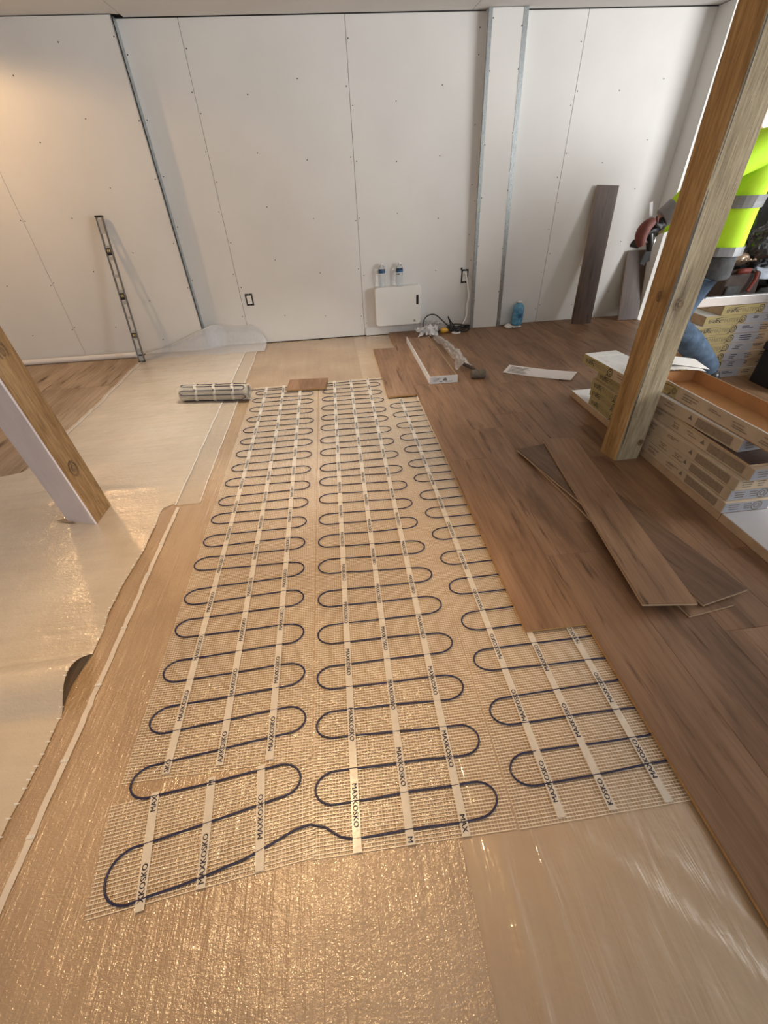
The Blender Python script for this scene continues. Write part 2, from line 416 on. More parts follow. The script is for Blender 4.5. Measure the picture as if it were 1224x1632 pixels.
for s, a, b in ((0, -.002, .030), (1, -.038, .002)):
    mb = MB(); colbox((s, a), (s, b), YC - .0022, YC - .0004, .004, ZC - .003)(mb)
    if s == 0: colbox((0, -.0022), (0, -.0007), YC - .002, YC + .03, .004, ZC - .003)(mb)
    else: colbox((1, .0007), (1, .0022), YC - .002, YC + .03, .004, ZC - .003)(mb)
    mb.build('corner_bead', M['galv'], trim1)
for z in (.35, .8, 1.2, 1.62, 2.05, 2.3):
    tt = z / ZC
    for s in (0, 1):
        xx = COLX[0][s] * (1 - tt) + COLX[1][s] * tt + (.036 if s == 0 else -.044)
        screw(xx, YC - .0004, z + random.uniform(-.05, .05))
    xx = COLX[0][0] * (1 - tt) + COLX[1][0] * tt - .045
    screw(xx, YW - .0004, z + .1 if z < 2.2 else z)
so = scr.build('drywall_screws', M['screw'], wall_back); so['kind'] = 'stuff'
# bottom trim board behind the heater
MB().box(.33, .90, YW - .012, YW - .001, .003, .085).build('baseboard_back', M['drywall'])
struct(bpy.data.objects['baseboard_back'])

# stub wall closing the white wall on the right
trim2 = struct(MB().box(3.422, 3.50, 4.742, YW - .001, .002, ZC - .003).build('trim_2', M['stud_dark']))
MB().box(3.408, 3.4205, 4.738, YW - .002, .005, ZC - .005).build('side_panel', M['drywall'], trim2)
MB().box(3.408, 3.514, 4.724, 4.7365, .005, ZC - .005).build('front_panel', M['drywall'], trim2)
MB().box(3.5015, 3.514, 4.738, YW - .002, .005, ZC - .005).build('side_panel', M['drywall'], trim2)

wall_left = struct(MB().box(-4.42, -4.3, -3.5, 5.05, 0, ZC).build('wall_left', M['drywall']))
wr = MB().box(6.1, 6.22, 2.6, 5.05, 0, ZC).box(6.1, 6.22, -3.5, -.6, 0, ZC).box(6.1, 6.22, -.6, 2.6, 2.25, ZC).box(6.1, 6.22, -.6, 2.6, 0, .7)
wall_right = struct(wr.build('wall_right', M['drywall']))
wall_shade = struct(MB().box(2.62, 2.74, -3.5, .95, 0, 1.12).build('wall_shade', M['drywall']))   # added unseen half-height wall, keeps daylight off the near floor
wf = MB().box(-4.3, -1.1, -3.62, -3.5, 0, ZC).box(2.3, 6.1, -3.62, -3.5, 0, ZC).box(-1.1, 2.3, -3.62, -3.5, 0, .75).box(-1.1, 2.3, -3.62, -3.5, 2.25, ZC)
wall_front = struct(wf.build('wall_front', M['drywall']))

# ------------------------------------------------------------------ ceiling lamps (outside the frame)
t = NT('lamp_lens'); t.p.inputs['Emission Color'].default_value = (1, .70, .38, 1); t.p.inputs['Emission Strength'].default_value = 9.0; M['lens'] = t.mat
def can_light(label, x, y, power, col, size, cone=160, blend=.5):
    g = thing('ceiling_light', label, 'lamp', (x, y, ZC))
    MB().lathe([(.10, 0), (.10, -.008), (.082, -.010), (.08, -.004)], (x, y, ZC - .001), 28).build('trim_ring', M['white_plastic'], g, autosmooth=40)
    MB().lathe([(.078, 0), (.078, -.004)], (x, y, ZC - .004), 24).build('lens', M['lens'], g)
    l = bpy.data.lights.new('ceiling_lamp', 'SPOT'); l.energy = power; l.color = col; l.shadow_soft_size = size; l.spot_size = math.radians(cone); l.spot_blend = blend
    o = bpy.data.objects.new('ceiling_lamp', l); COL.objects.link(o); o.location = (x, y, ZC - .03)
can_light('round white recessed ceiling light above the left post side', -2.85, 3.95, 50, (1.0, .60, .28), .06, 168, .25)
can_light('round white recessed ceiling light above the heating mats', -.42, 1.10, 150, (1.0, .66, .34), .07, 70, .7)
can_light('added ceiling light brightening the far floor, above the rolled heating mat', -.45, 3.40, 195, (1.0, .91, .79), .06, 84, .7)  # extra unseen lamp, added to brighten the far underlay

# ------------------------------------------------------------------ underlay sheets
def sstep(a, b, x):
    t_ = min(1, max(0, (x - a) / (b - a))); return t_ * t_ * (3 - 2 * t_)
UL = thing('underlay_sheet', 'wide crinkled tan underlay sheet on the left floor, with a raised fold across it', 'underlay', (-2.0, 1.5, 0))
def a_xl(y): return -3.3 + (3.3 - 2.04) * sstep(2.25, 2.5, y) + .022 * nz(y * 2.3, 1.7) + .012 * nz(y * 9, 4.4)
def a_xr(y): return -1.035 + .065 * sstep(1.93, 1.98, y) + (.016 * nz(y * 2.7, 8.1) + .006 * nz(y * 11, 2.2)) * (1 if y < 1.95 else .3)
def a_z(x, y):
    w = .0042 + .006 * (nz(x * 1.3, y * 4.2, 3.0) + .15) * (1 if y > 1.2 else .6) + .003 * nz(x * 6, y * 9, 1.0)
    w += .010 * math.exp(-((y - 2.17 - .03 * nz(x * 2, 0)) / .03) ** 2) * sstep(-1.0, -1.5, x)
    d = abs(y - .915 - .03 * (x + 1.1)) / .112
    if d < 1: w += .078 * math.cos(d * math.pi / 2) ** .9
    return max(w, .0022)
mb = MB(); mb.grid(lambda u, v: (lambda y: (lambda x: (x, y, a_z(x, y)))(a_xl(y) + (a_xr(y) - a_xl(y)) * v))(-.6 + 5.25 * u), 300, 70)
mb.build('film', M['film_left'], UL, smooth=True)
def strip(mb, pts, w, zoff=.0, side=None):
    """flat ribbon following pts (x,y,z), width w to both sides"""
    L = []
    for i, p in enumerate(pts):
        p = Vector(p); a = Vector(pts[max(0, i - 1)]); b = Vector(pts[min(len(pts) - 1, i + 1)]); tt = (b - a); tt.z = 0; tt.normalize()
        s_ = Vector((tt.y, -tt.x, 0)); ww = w[i] if isinstance(w, list) else w
        L += [p - s_ * ww / 2 + Vector((0, 0, zoff)), p + s_ * ww / 2 + Vector((0, 0, zoff))]
    return mb.add(L, [(2 * i, 2 * i + 1, 2 * i + 3, 2 * i + 2) for i in range(len(pts) - 1)])
# cut edge: torn shiny threads along the near right edge and along the far left edge
mb = MB()
y = -.5
while y < 1.93:
    x = a_xr(y); z = a_z(x, y) + .002; l = random.uniform(.003, .012)
    mb.add([(x - .009, y, z), (x + l * .45, y + .001, max(.003, z - .002)), (x + l * .45, y + .0035, max(.003, z - .002)), (x - .009, y + .004, z + .002)], [(0, 1, 2, 3)])
    y += random.uniform(.014, .05)
stuff(mb.build('frayed_edge', M['rim'], UL))
mb = MB()
pts = [(a_xl(y_ / 100) + .035 + .008 * nz(y_ * .2, 3), y_ / 100, a_z(a_xl(y_ / 100) + .03, y_ / 100) + .004) for y_ in range(252, 462, 2)]
strip(mb, pts, [.012 + .010 * max(0, nz(i * .45, 2.0)) for i in range(len(pts))])
mb.build('white_edge_fold', M['rim'], UL)
# sheer flange lapping onto the middle sheet
mb = MB(); mb.grid(lambda u, v: (lambda y: (-.985 + (.140 + .012 * nz(y * 3, 5.5)) * v, y, .0045 + .003 * max(0, nz(y * 5, v * 3))))(1.95 + 2.85 * u), 120, 6)
mb.build('lap_flange', M['flange'], UL, smooth=True)
mb = MB()
for xc, w in ((-.972, .012), (-.848, .009)):
    pts = [(xc + .006 * nz(k * .15, xc) + (.012 * nz(k * .06, 5.5) if xc > -.9 else 0), 1.95 + k * .02, .0085) for k in range(142)]
    strip(mb, pts, [w * (.55 + .6 * abs(nz(k * .35, xc * 7))) for k in range(142)])
mb.build('white_seam_line', M['rim'], UL)
# the film climbing the foot of the back wall
def flap(u, v):
    x = -2.03 + 1.26 * u
    top = [(-2.03, .03), (-1.74, .085), (-1.45, .195), (-1.31, .235), (-1.05, .19), (-.90, .20), (-.80, .13), (-.76, .02)]
    for i in range(len(top) - 1):
        if top[i][0] <= x <= top[i + 1][0]:
            f_ = (x - top[i][0]) / (top[i + 1][0] - top[i][0]); h = top[i][1] * (1 - f_) + top[i + 1][1] * f_; break
    else: h = .02
    h += .010 * nz(x * 9, 1)
    yw = (YL - .010) if x < -1.42 else (YL - .010) + (YW - YL) * sstep(-1.42, -1.18, x)
    yb = 4.63 + .02 * nz(x * 5, 2)
    if v < .55:
        s = v / .55; return (x, yb + (yw - .035 - yb) * s, .006 + .015 * s * s + .005 * nz(x * 8, v * 6))
    s = (v - .55) / .45; return (x + .01 * nz(x * 6, v), yw - .035 + .028 * min(1, s * 1.6) , .021 + (max(h, .03) - .021) * s)
mb = MB(); mb.grid(flap, 90, 22); mb.build('raised_film_flap', M['flap'], UL, smooth=True)
mb = MB(); mb.tube([Vector(flap(k / 60, 1.0)) for k in range(61)], [.0035 + .003 * abs(nz(k * .4, 6)) for k in range(61)], 6); mb.build('rolled_edge', M['rim'], UL, smooth=True)

UM = thing('underlay_sheet', 'middle underlay sheet with glittering crinkled film, lying under the heating cables', 'underlay', (-.4, 2.0, 0))
def b_z(x, y): return .0006 + .0009 * nz(x * 5, y * 3, 7) - .0003
mb = MB(); mb.grid(lambda u, v: (lambda x, y: (x, y, b_z(x, y)))(-1.25 + (1.437 + .004 * nz(u * 9, 4)) * v, -.8 + 5.70 * u), 120, 40)
mb.build('film', M['film_mid'], UM, smooth=True)
mb = MB(); pts = [(-.955 + .007 * nz(k * .21, 1.1) + .004 * nz(k * .9, 5), -.5 + k * .03, .0042 + .002 * abs(nz(k * .3, 9))) for k in range(82)]
strip(mb, pts, [.019 + .006 * nz(k * .7, 3) for k in range(82)]); mb.build('seam_tape', M['seam_tape'], UM)
for k in range(9):                                            # hand-torn overlaps of the tape
    yy = -.3 + k * .24 + random.uniform(-.04, .04); xx = -.955
    MB().box(xx - .011, xx + .011, yy, yy + .010, .0064, .0070).build('tape_overlap', M['rim'], UM)

UR = thing('underlay_sheet', 'smooth satin underlay sheet at the lower right, running under the brown boards', 'underlay', (.5, 1.0, 0))
def c_z(x, y):
    z = -.0028 + .0006 * nz(x * 14, y * 1.2, 2)
    k = sstep(.36, .18, y)
    if k > 0:
        for (x0, y0, x1, y1, h, w) in ((.47, .30, .72, .02, .0085, .026), (.275, .28, .28, -.2, .0055, .016), (.60, .30, .80, .07, .0045, .02), (.36, .30, .40, -.2, .003, .02)):
            dx, dy = x1 - x0, y1 - y0; L = math.hypot(dx, dy); d = ((x - x0) * dy - (y - y0) * dx) / L
            z += h * k * math.exp(-(d / w) ** 2)
    return z if y < .29 else min(z, .0015)
mb = MB(); mb.grid(lambda u, v: (lambda x, y: (x, y, c_z(x, y)))(.10 + .95 * v, -.8 + 1.4 * u), 110, 110)
mb.grid(lambda u, v: (.10 + .95 * v, .6 + 4.32 * u, -.0028), 20, 4)
mb.build('film', M['film_right'], UR, smooth=True)

# ------------------------------------------------------------------ heating mats
def netting(name, P, parent, pitch_x=.0088, pitch_y=.0084, fray=.0):
    """P(u,v) -> (x,y): u across, v along; size from corners"""
    a, b, c = Vector(P(0, 0)), Vector(P(1, 0)), Vector(P(0, 1))
    nx = int((b - a).length / pitch_x); ny = int((c - a).length / pitch_y); mb = MB()
    z0, z1 = .0030, .0038
    for i in range(nx + 1):
        u = i / nx; w = .0008
        n = 14
        for k in range(n):
            (xa, ya), (xb, yb) = P(u, k / n), P(u, (k + 1) / n)
            mb.add([(xa - w / 2, ya, z0), (xa + w / 2, ya, z0), (xb + w / 2, yb, z0), (xb - w / 2, yb, z0)], [(0, 1, 2, 3)])
    for j in range(ny + 1):
        v = j / ny; w = .0018; fu0 = -random.random() * fray; fu1 = 1 + random.random() * fray
        jt = random.uniform(-.0006, .0006)
        (xa, ya), (xb, yb) = P(fu0, v), P(fu1, v)
        mb.add([(xa, ya - w / 2 + jt, z1), (xb, yb - w / 2 + jt, z1), (xb, yb + w / 2 + jt, z1), (xa, ya + w / 2 + jt, z1)], [(0, 1, 2, 3)])
    o = mb.build(name, M['net'], parent); o['kind'] = 'stuff'; return o
def quad(bl, br, tr, tl):
    return lambda u, v: ((bl[0] * (1 - u) + br[0] * u) * (1 - v) + (tl[0] * (1 - u) + tr[0] * u) * v, (bl[1] * (1 - u) + br[1] * u) * (1 - v) + (tl[1] * (1 - u) + tr[1] * u) * v)
TXT = 'MAXKOSKO'
TW = text_w(TXT); TH = max(y_ for x_, y_ in glyphs('K')[0])
def tape(parent, xb, yb, xt, yt, phase, up, w=.0225, period=.2205, length=.105):
    """strip of printed tape from (xb,yb) near to (xt,yt) far; lettering starts at phase + k*period"""
    d = Vector((xt - xb, yt - yb, 0)).normalized(); n = Vector((d.y, -d.x, 0))
    mb = MB(); N = 24; L = math.hypot(xt - xb, yt - yb)
    for i in range(N):
        a = Vector((xb, yb, .0086)) + d * (L * i / N); b = Vector((xb, yb, .0086)) + d * (L * (i + 1) / N)
        mb.add([a - n * w / 2, a + n * w / 2, b + n * w / 2, b - n * w / 2], [(0, 1, 2, 3)])
    tp = mb.build('tape', M['print_tape'], parent)
    mb = MB(); size = .0135 / TH; sx = length / (TW * size)
    k0 = math.floor((yb - phase) / period) - 1
    for k in range(k0, k0 + int(L / period) + 4):
        y0 = phase + k * period
        lo, hi = (y0, y0 + length) if up else (y0 - length, y0)
        part = TXT; a_, b_ = 0, len(TXT)
        if hi < yb + .004 or lo > yt - .004: continue
        adv = [text_w(TXT[:i]) / TW for i in range(1, 9)]
        keep = []
        for i in range(8):
            c0 = (adv[i - 1] if i else 0) * length; c1 = adv[i] * length
            ya_, yb_ = (y0 + c0, y0 + c1) if up else (y0 - c1, y0 - c0)
            if ya_ > yb + .001 and yb_ < yt - .001: keep.append((i, c0))
        if not keep: continue
        sub = ''.join(TXT[i] for i, _ in keep); s0 = keep[0][1] + (.0018 if keep[0][0] else 0)
        f_ = lambda yy: Vector((xb, yb, .0092)) + d * ((yy - yb) / d.y)
        for e in (-.00045, .00045):                        # heavy strokes
            if up: mb.text(sub, f_(y0 + s0 + e) + n * (.0066 + e * .5) + Vector((0, 0, e * .2)), d, -n, size, sx)
            else: mb.text(sub, f_(y0 - s0 + e) - n * (.0066 + e * .5) + Vector((0, 0, e * .2)), -d, n, size, sx)
    if mb.v: stuff((mb.build('printed_lettering', M['ink'], tp)))
    return tp
def turn(pts, xe, yc, ry, side, rx=.058):
    """half-ellipse at the left (side=-1) or right (+1); pts travel from far row to near row"""
    for k in range(13):
        a = math.pi / 2 - math.pi * k / 12
        pts.append((xe - side * rx + side * rx * math.cos(a), yc + ry * math.sin(a)))
LLx = [-.721, -.729, -.729, -.726, -.727, -.722, -.725, -.724, -.735, -.738, -.746, -.75, -.757, -.75, -.745, -.738, -.729, -.728, -.715]
LLy = [3.468, 3.315, 3.142, 2.964, 2.791, 2.621, 2.457, 2.282, 2.122, 1.939, 1.786, 1.612, 1.455, 1.258, 1.097, .911, .735, .554, .34]
LRx = [-.241, -.238, -.236, -.233, -.234, -.236, -.238, -.241, -.242, -.248, -.252, -.255, -.253, -.25, -.244, -.235, -.227, -.236]
LRy = [3.375, 3.219, 3.041, 2.866, 2.7, 2.539, 2.373, 2.195, 2.025, 1.859, 1.692, 1.532, 1.358, 1.19, 1.013, .84, .68, .506]
MLx = [-.165, -.169, -.173, -.177, -.18, -.182, -.181, -.183, -.185, -.186, -.188, -.189, -.189, -.188, -.188, -.19, -.191, -.193]
MLy = [3.38, 3.227, 3.055, 2.884, 2.722, 2.538, 2.375, 2.188, 2.037, 1.868, 1.688, 1.519, 1.349, 1.162, .988, .808, .646, .468]
MRx = [.321, .318, .314, .311, .308, .306, .304, .307, .305, .305, .307, .305, .306, .303, .307, .308, .302, .304, .307]
MRy = [3.455, 3.285, 3.125, 2.948, 2.794, 2.623, 2.446, 2.275, 2.103, 1.929, 1.758, 1.595, 1.414, 1.238, 1.070, .892, .719, .547, .386]
RLx = [.349, .352, .353, .35, .353, .352, .357, .359, .359, .359, .363, .36, .365, .364, .363, .368]
RLy = [2.987, 2.829, 2.653, 2.477, 2.312, 2.138, 1.979, 1.808, 1.65, 1.486, 1.316, 1.146, .968, .798, .613, .441]
HM = thing('heating_mat', 'left two lanes of netted floor heating mat joined by one looping navy cable', 'heating mat', (-.2, 2.0, 0))
netting('netting', quad((-.756, .560), (-.207, .556), (-.207, 3.60), (-.752, 3.60)), HM, fray=.008)
netting('netting', quad((-.733, .268), (-.196, .318), (-.205, .556), (-.764, .503)), HM, fray=.012)
netting('netting', quad((-.198, .313), (.335, .310), (.345, 3.60), (-.19, 3.60)), HM, fray=.01)
pts = [(-.80, 3.545), (-.6, 3.55), (-.30, 3.552)]
turn(pts, -.236, 3.532, .022, 1, .04)
for i in range(19):
    turn(pts, LLx[i], LLy[i], .043 if i < 18 else .058, -1, .058 if i < 18 else .07)
    if i < 18: turn(pts, LRx[i], LRy[i], .043, 1)
pts += [(-.47, .315), (-.37, .336), (-.30, .362), (-.245, .383), (-.205, .388), (-.165, .376), (-.125, .350), (-.09, .342), (-.02, .343), (.10, .342), (.19, .343)]
mid = []
for k in range(13):
    a = -math.pi / 2 + math.pi * k / 12
    mid.append((.307 - .06 + .06 * math.cos(a), .388 + .043 * math.sin(a)))
for i in range(17, -1, -1):
    q = []; turn(q, MLx[i], MLy[i], .043, -1); mid += q[::-1]
    q = []; turn(q, MRx[i], MRy[i], .043, 1); mid += q[::-1]
mid += [(.20, 3.492), (.0, 3.50), (-.12, 3.505)]
q = []; turn(q, -.165, 3.527, .022, -1, .04); mid += q[::-1]
mid += [(0, 3.556), (.36, 3.556), (.45, 3.55)]
def densify(pts, step=.05):
    out = [pts[0]]
    for a, b in zip(pts, pts[1:]):
        L = math.dist(a, b); n = max(1, int(L / step))
        for k in range(1, n + 1): out.append((a[0] + (b[0] - a[0]) * k / n, a[1] + (b[1] - a[1]) * k / n))
    return out
def cable3(pts): return [(x + .0016 * nz(x * 9, y * 14, 2), y + .0035 * nz(x * 7, y * 9, 5), .0062 + .0006 * nz(x * 20, y * 20, 1)) for x, y in densify(pts)]
MB().tube(cable3(pts + mid), .0029, 7).build('heating_cable', M['cable'], HM, smooth=True)
for a in ((-.633, .568, -.640, 3.59, .722, True), (-.478, .570, -.494, 3.59, .783, True), (-.330, .566, -.352, 3.59, .590, True),
          (-.609, .266, -.648, .522, .252, True), (-.471, .290, -.494, .540, .298, True), (-.330, .306, -.353, .553, .372, True),
          (-.083, .312, -.062, 3.60, .691, False), (.055, .310, .080, 3.60, .770, False), (.201, .310, .226, 3.60, .800, False)):
    tape(HM, *a)
HR = thing('heating_mat', 'right lane of netted heating mat, half covered by the brown boards', 'heating mat', (.55, 1.5, 0))
netting('netting', quad((.345, .308), (.83, .312), (.86, 3.125), (.345, 3.125)), HR, fray=.006)
pts = []
for i in range(16):
    turn(pts, RLx[i], RLy[i], .043, -1)
    if i < 15: turn(pts, .86, (RLy[i] + RLy[i + 1]) / 2, .043, 1)
pts = [(.87, RLy[0] + .043)] + pts + [(.87, RLy[-1] - .028)]
MB().tube(cable3(pts), .0029, 7).build('heating_cable', M['cable'], HR, smooth=True)
for a in ((.462, .318, .447, 3.12, .352, True), (.604, .316, .588, 3.12, .505, True), (.761, .314, .730, 3.12, .372, True)):
    tape(HR, *a)

# rolled-up rest of the mat
g = thing('heating_mat_roll', 'rolled heating mat lying on the underlay left of the cable lanes', 'heating mat', (-1.02, 3.40, 0))
ra, rb = Vector((-1.300, 3.445, .066)), Vector((-.752, 3.365, .066)); ax = (rb - ra).normalized(); e1 = Vector((0, 0, 1)); e2 = ax.cross(e1).normalized(); RL_ = (rb - ra).length
mb = MB()
for k in range(110):                                           # coiled layers seen from the ends
    pass
sp = [(.018 + .040 * k / 140, 2 * math.pi * 5.3 * k / 140) for k in range(141)]
def rollpt(r, a, s): return ra + ax * s + (e1 * math.sin(a) + e2 * math.cos(a)) * r
mb.grid(lambda u, v: rollpt(*sp[min(140, int(round(u * 140)))], v * RL_), 140, 1)
mb.build('coiled_layers', sheer('roll_netting', (.62, .57, .50), .85, .5, .5, 140), g, smooth=True)
mb = MB()
for k in range(46):
    a = 2 * math.pi * k / 46; mb.tube([rollpt(.0595, a, -.012), rollpt(.0595, a, RL_ + .012)], .0011, 4)
for k in range(60):
    s = RL_ * k / 59; mb.tube([rollpt(.0600, 2 * math.pi * j / 18, s) for j in range(19)], .0009, 4, cap=False)
o = mb.build('netting', M['net'], g); o['kind'] = 'stuff'
mb = MB()
for k in range(5):
    a0 = .35 + k * 1.18; hw = .30
    pp = [(a0 - hw, RL_ - .03)]
    path = []
    for j in range(9): path.append((a0 + hw * math.cos(math.pi * j / 8), .045 - .03 * math.sin(math.pi * j / 8)))
    path = [(a0 + hw, RL_ - .05)] + path + [(a0 - hw, RL_ - .05)]
    mb.tube([rollpt(.0635, a, s) for a, s in densify(path, .04)], .0029, 6)
    a1 = a0 - .59
    path = [(a1 + hw - .01, .06)] + [(a1 + hw * math.cos(math.pi * j / 8), RL_ - .045 + .03 * math.sin(math.pi * j / 8)) for j in range(9)]
    mb.tube([rollpt(.0638, a, s) for a, s in densify(path, .04)], .0029, 6)
mb.build('heating_cable', M['cable'], g, smooth=True)
for s in (.14, .29, .44):
    mb = MB(); mb.grid(lambda u, v: rollpt(.0660, math.pi * 2 * u, s - .012 + .024 * v + .008 * math.sin(u * 20)), 40, 1); mb.build('tape', M['print_tape'], g, smooth=True)
    mb = MB()
    for k in range(4):
        a = .5 + k * 1.3; mb.tube([rollpt(.0672, a + .06 * j, s + .003 * math.sin(j * 2)) for j in range(6)], .0022, 5)
    stuff(mb.build('printed_lettering', M['ink'], g))

# ------------------------------------------------------------------ laminate floor
ZB, ZT = .0085, .0205
LF = thing('laminate_flooring', 'brown wood-look laminate boards clicked together over the right half of the floor', 'flooring', (1.5, 2.5, 0))
def board_mesh(mb, x0, x1, y0, y1, z0, z1, ch=.0022):
    """bevelled board; material 0 on top, 1 on the core edges"""
    c = ch
    b = [(x0, y0, z0), (x1, y0, z0), (x1, y1, z0), (x0, y1, z0)]
    mz = z1 - c * .7
    r = [(x0, y0, mz), (x1, y0, mz), (x1, y1, mz), (x0, y1, mz)]
    tp = [(x0 + c, y0 + c, z1), (x1 - c, y0 + c, z1), (x1 - c, y1 - c, z1), (x0 + c, y1 - c, z1)]
    n = len(mb.v)
    mb.add(b + r + tp, [(3, 2, 1, 0)] + [(i, (i + 1) % 4, 4 + (i + 1) % 4, 4 + i) for i in range(4)], 1)
    k = [(4 + i, 4 + (i + 1) % 4, 8 + (i + 1) % 4, 8 + i) for i in range(4)] + [(8, 9, 10, 11)]
    for f in k: mb.f.append(tuple(n + i for i in f)); mb.m.append(0)
    return mb
def row(x0, x1, cuts):
    for a, b in zip(cuts, cuts[1:]):
        zz = random.uniform(-.0002, .0002)
        o = board_mesh(MB(), x0 + .0002, x1 - .0002, a + .0002, b - .0002, ZB + zz, ZT + zz, .0016).build('floor_plank', [M['lam'], M['lam_edge']], LF, origin=((x0 + x1) / 2, (a + b) / 2, 0))
XR = [.353, .585, .820, 1.055, 1.29, 1.525, 1.76, 1.995, 2.23, 2.465, 2.70, 2.935, 3.17, 3.40]
row(XR[0], XR[1], [3.138, 4.358])
row(XR[1], XR[2], [.884, 2.10, 3.32, 4.54, 4.915])
row(XR[2], XR[3], [-1.2, .02, 1.246, 2.466, 3.686, 4.915])
offs = [-.35, .21, -.62, -.05, .42, -.44, .13, -.7, .3, -.2]
for k in range(3, 13):
    cuts = [-1.2]; y = -1.2 + .55 + (offs[k - 3] + 1.22) % 1.22
    while y < 4.7: cuts.append(y); y += 1.22
    cuts.append(4.850 if 1.4 < XR[k] < 1.8 else 4.915)
    if XR[k] < 1.3 or XR[k] > 1.9 or True: row(XR[k], XR[k + 1], cuts)

# a loose offcut on the mats, loose boards, leaning boards
def board(name, label, c, ang, L, Wd, z=.0, tilt=0.0, mats=('lam', 'lam_edge'), group=None, pitch=0.0):
    o = board_mesh(MB(), -Wd / 2, Wd / 2, -L / 2, L / 2, 0, .011, .0012).build(name, [M[mats[0]], M[mats[1]]])
    o.location = (c[0], c[1], z); o.rotation_euler = (pitch, tilt, ang)
    return tag(o, label, 'board', group)
board('laminate_offcut', 'short brown laminate offcut lying across the far end of the cables', (-.292, 3.552), math.radians(95.0), .235, .335, .0105).rotation_euler = (0, 0, math.radians(-5.0))
bpy.data.objects['laminate_offcut'].scale = (1, 1, 1)
def board4(name, label, bl, br, fr, fl, zn, zf, mats, th=.011):
    """board given by its four corners (near-left, near-right, far-right, far-left) with near/far heights"""
    bl, br, fr, fl = [Vector((p[0], p[1], 0)) for p in (bl, br, fr, fl)]
    c = (bl + br + fr + fl) / 4; d = ((fl + fr) / 2 - (bl + br) / 2); L = d.length; w = ((br - bl).length + (fr - fl).length) / 2
    o = board_mesh(MB(), -w / 2, w / 2, -L / 2, L / 2, 0, th, .0030).build(name, [M[mats[0]], M[mats[1]]])
    o.location = (c.x, c.y, (zn + zf) / 2); o.rotation_euler = (math.atan2(zf - zn, L), 0, math.atan2(-d.x, d.y))
    return tag(o, label, 'board', 'loose boards lying on the laminate')
LM = ('lam', 'lam_edge_pale')
board4('loose_plank', 'lowest of the three loose brown boards, its pale end peeping out below', (1.205, .845), (1.405, .885), (1.235, 2.19), (1.035, 2.16), ZT + .001, ZT + .001, LM)
board4('loose_plank', 'darker middle loose brown board, crossing under the top one towards the right', (1.27, .877), (1.49, .925), (1.235, 2.165), (1.015, 2.135), .043, .0335, ('lam_dark', 'lam_edge_pale'))
board4('loose_plank', 'topmost loose brown board, lying diagonally over the other two', (1.030, .905), (1.246, .875), (1.40, 2.195), (1.215, 2.200), .058, .046, LM)

def leaner(name, label, bl, br, tl, tr, mats, zb=ZT):
    bl, br, tl, tr = [Vector(p) for p in (bl, br, tl, tr)]
    up = ((tl + tr) - (bl + br)) / 2; L = up.length; up.normalize(); sx = (br - bl); w = (sx.length + (tr - tl).length) / 2
    sx = (sx - up * sx.dot(up)).normalized(); n = sx.cross(up)
    o = board_mesh(MB(), -w / 2, w / 2, -L / 2, L / 2, 0, .011, .0012).build(name, [M[mats[0]], M[mats[1]]])
    mm = Matrix.Identity(4); c = (bl + br + tl + tr) / 4
    for i in range(3): mm[i][0] = sx[i]; mm[i][1] = up[i]; mm[i][2] = n[i]; mm[i][3] = c[i]
    o.matrix_world = mm
    return tag(o, label, 'board')
leaner('leaning_plank', 'tall brown laminate board leaning against the white wall', (2.605, 4.70, .022), (2.835, 4.70, .022), (2.675, 4.915, 1.243), (2.905, 4.915, 1.240), ('lam_grey', 'lam_edge_pale'))
leaner('leaning_plank', 'shorter brown board leaning in the wall corner behind the right post', (3.165, 4.72, .022), (3.395, 4.70, .022), (3.195, 4.918, .672), (3.405, 4.905, .672), ('lam_grey', 'lam_edge_pale'))

# ------------------------------------------------------------------ timber posts
def post(name, label, base, mats, lean=0.0, zt=ZC):
    """base: 4 corners, order front-left, front-right, back-right, back-left; mats: front, right, back, left"""
    mb = MB(); c = .006; ring = []
    P = [Vector((x, y, 0)) for x, y in base]
    for i in range(4):
        a = (P[i - 1] - P[i]).normalized(); b = (P[(i + 1) % 4] - P[i]).normalized()
        ring += [P[i] + a * c, P[i] + b * c]
    nz_ = 24; base_ = len(mb.v)
    for k in range(nz_ + 1):
        z = .0045 + (zt - .005) * k / nz_
        for i, p in enumerate(ring):
            mb.v.append((p.x + lean * z + .0022 * nz(z * 3.1, i * 2.3), p.y + .0022 * nz(z * 2.7, i * 3.9 + 9), z))
    for k in range(nz_):
        for i in range(8):
            j = (i + 1) % 8; mb.f.append((base_ + k * 8 + i, base_ + k * 8 + j, base_ + (k + 1) * 8 + j, base_ + (k + 1) * 8 + i))
            mb.m.append({1: 0, 3: 1, 5: 2, 7: 3}.get(i, {0: 3, 2: 0, 4: 1, 6: 2}.get(i)))
    mb.f.append(tuple(base_ + i for i in reversed(range(8)))); mb.m.append(0)
    mb.f.append(tuple(base_ + nz_ * 8 + i for i in range(8))); mb.m.append(0)
    o = mb.build(name, mats); return tag(o, label, 'post')
pr = post('timber_post', 'square brown timber post in front of the cartons on the right', [(1.536, 1.939), (1.684, 1.941), (1.664, 2.065), (1.513, 2.061)], [M['post_green'], M['post_dark'], M['post_dark'], M['post_tan']], -.015)
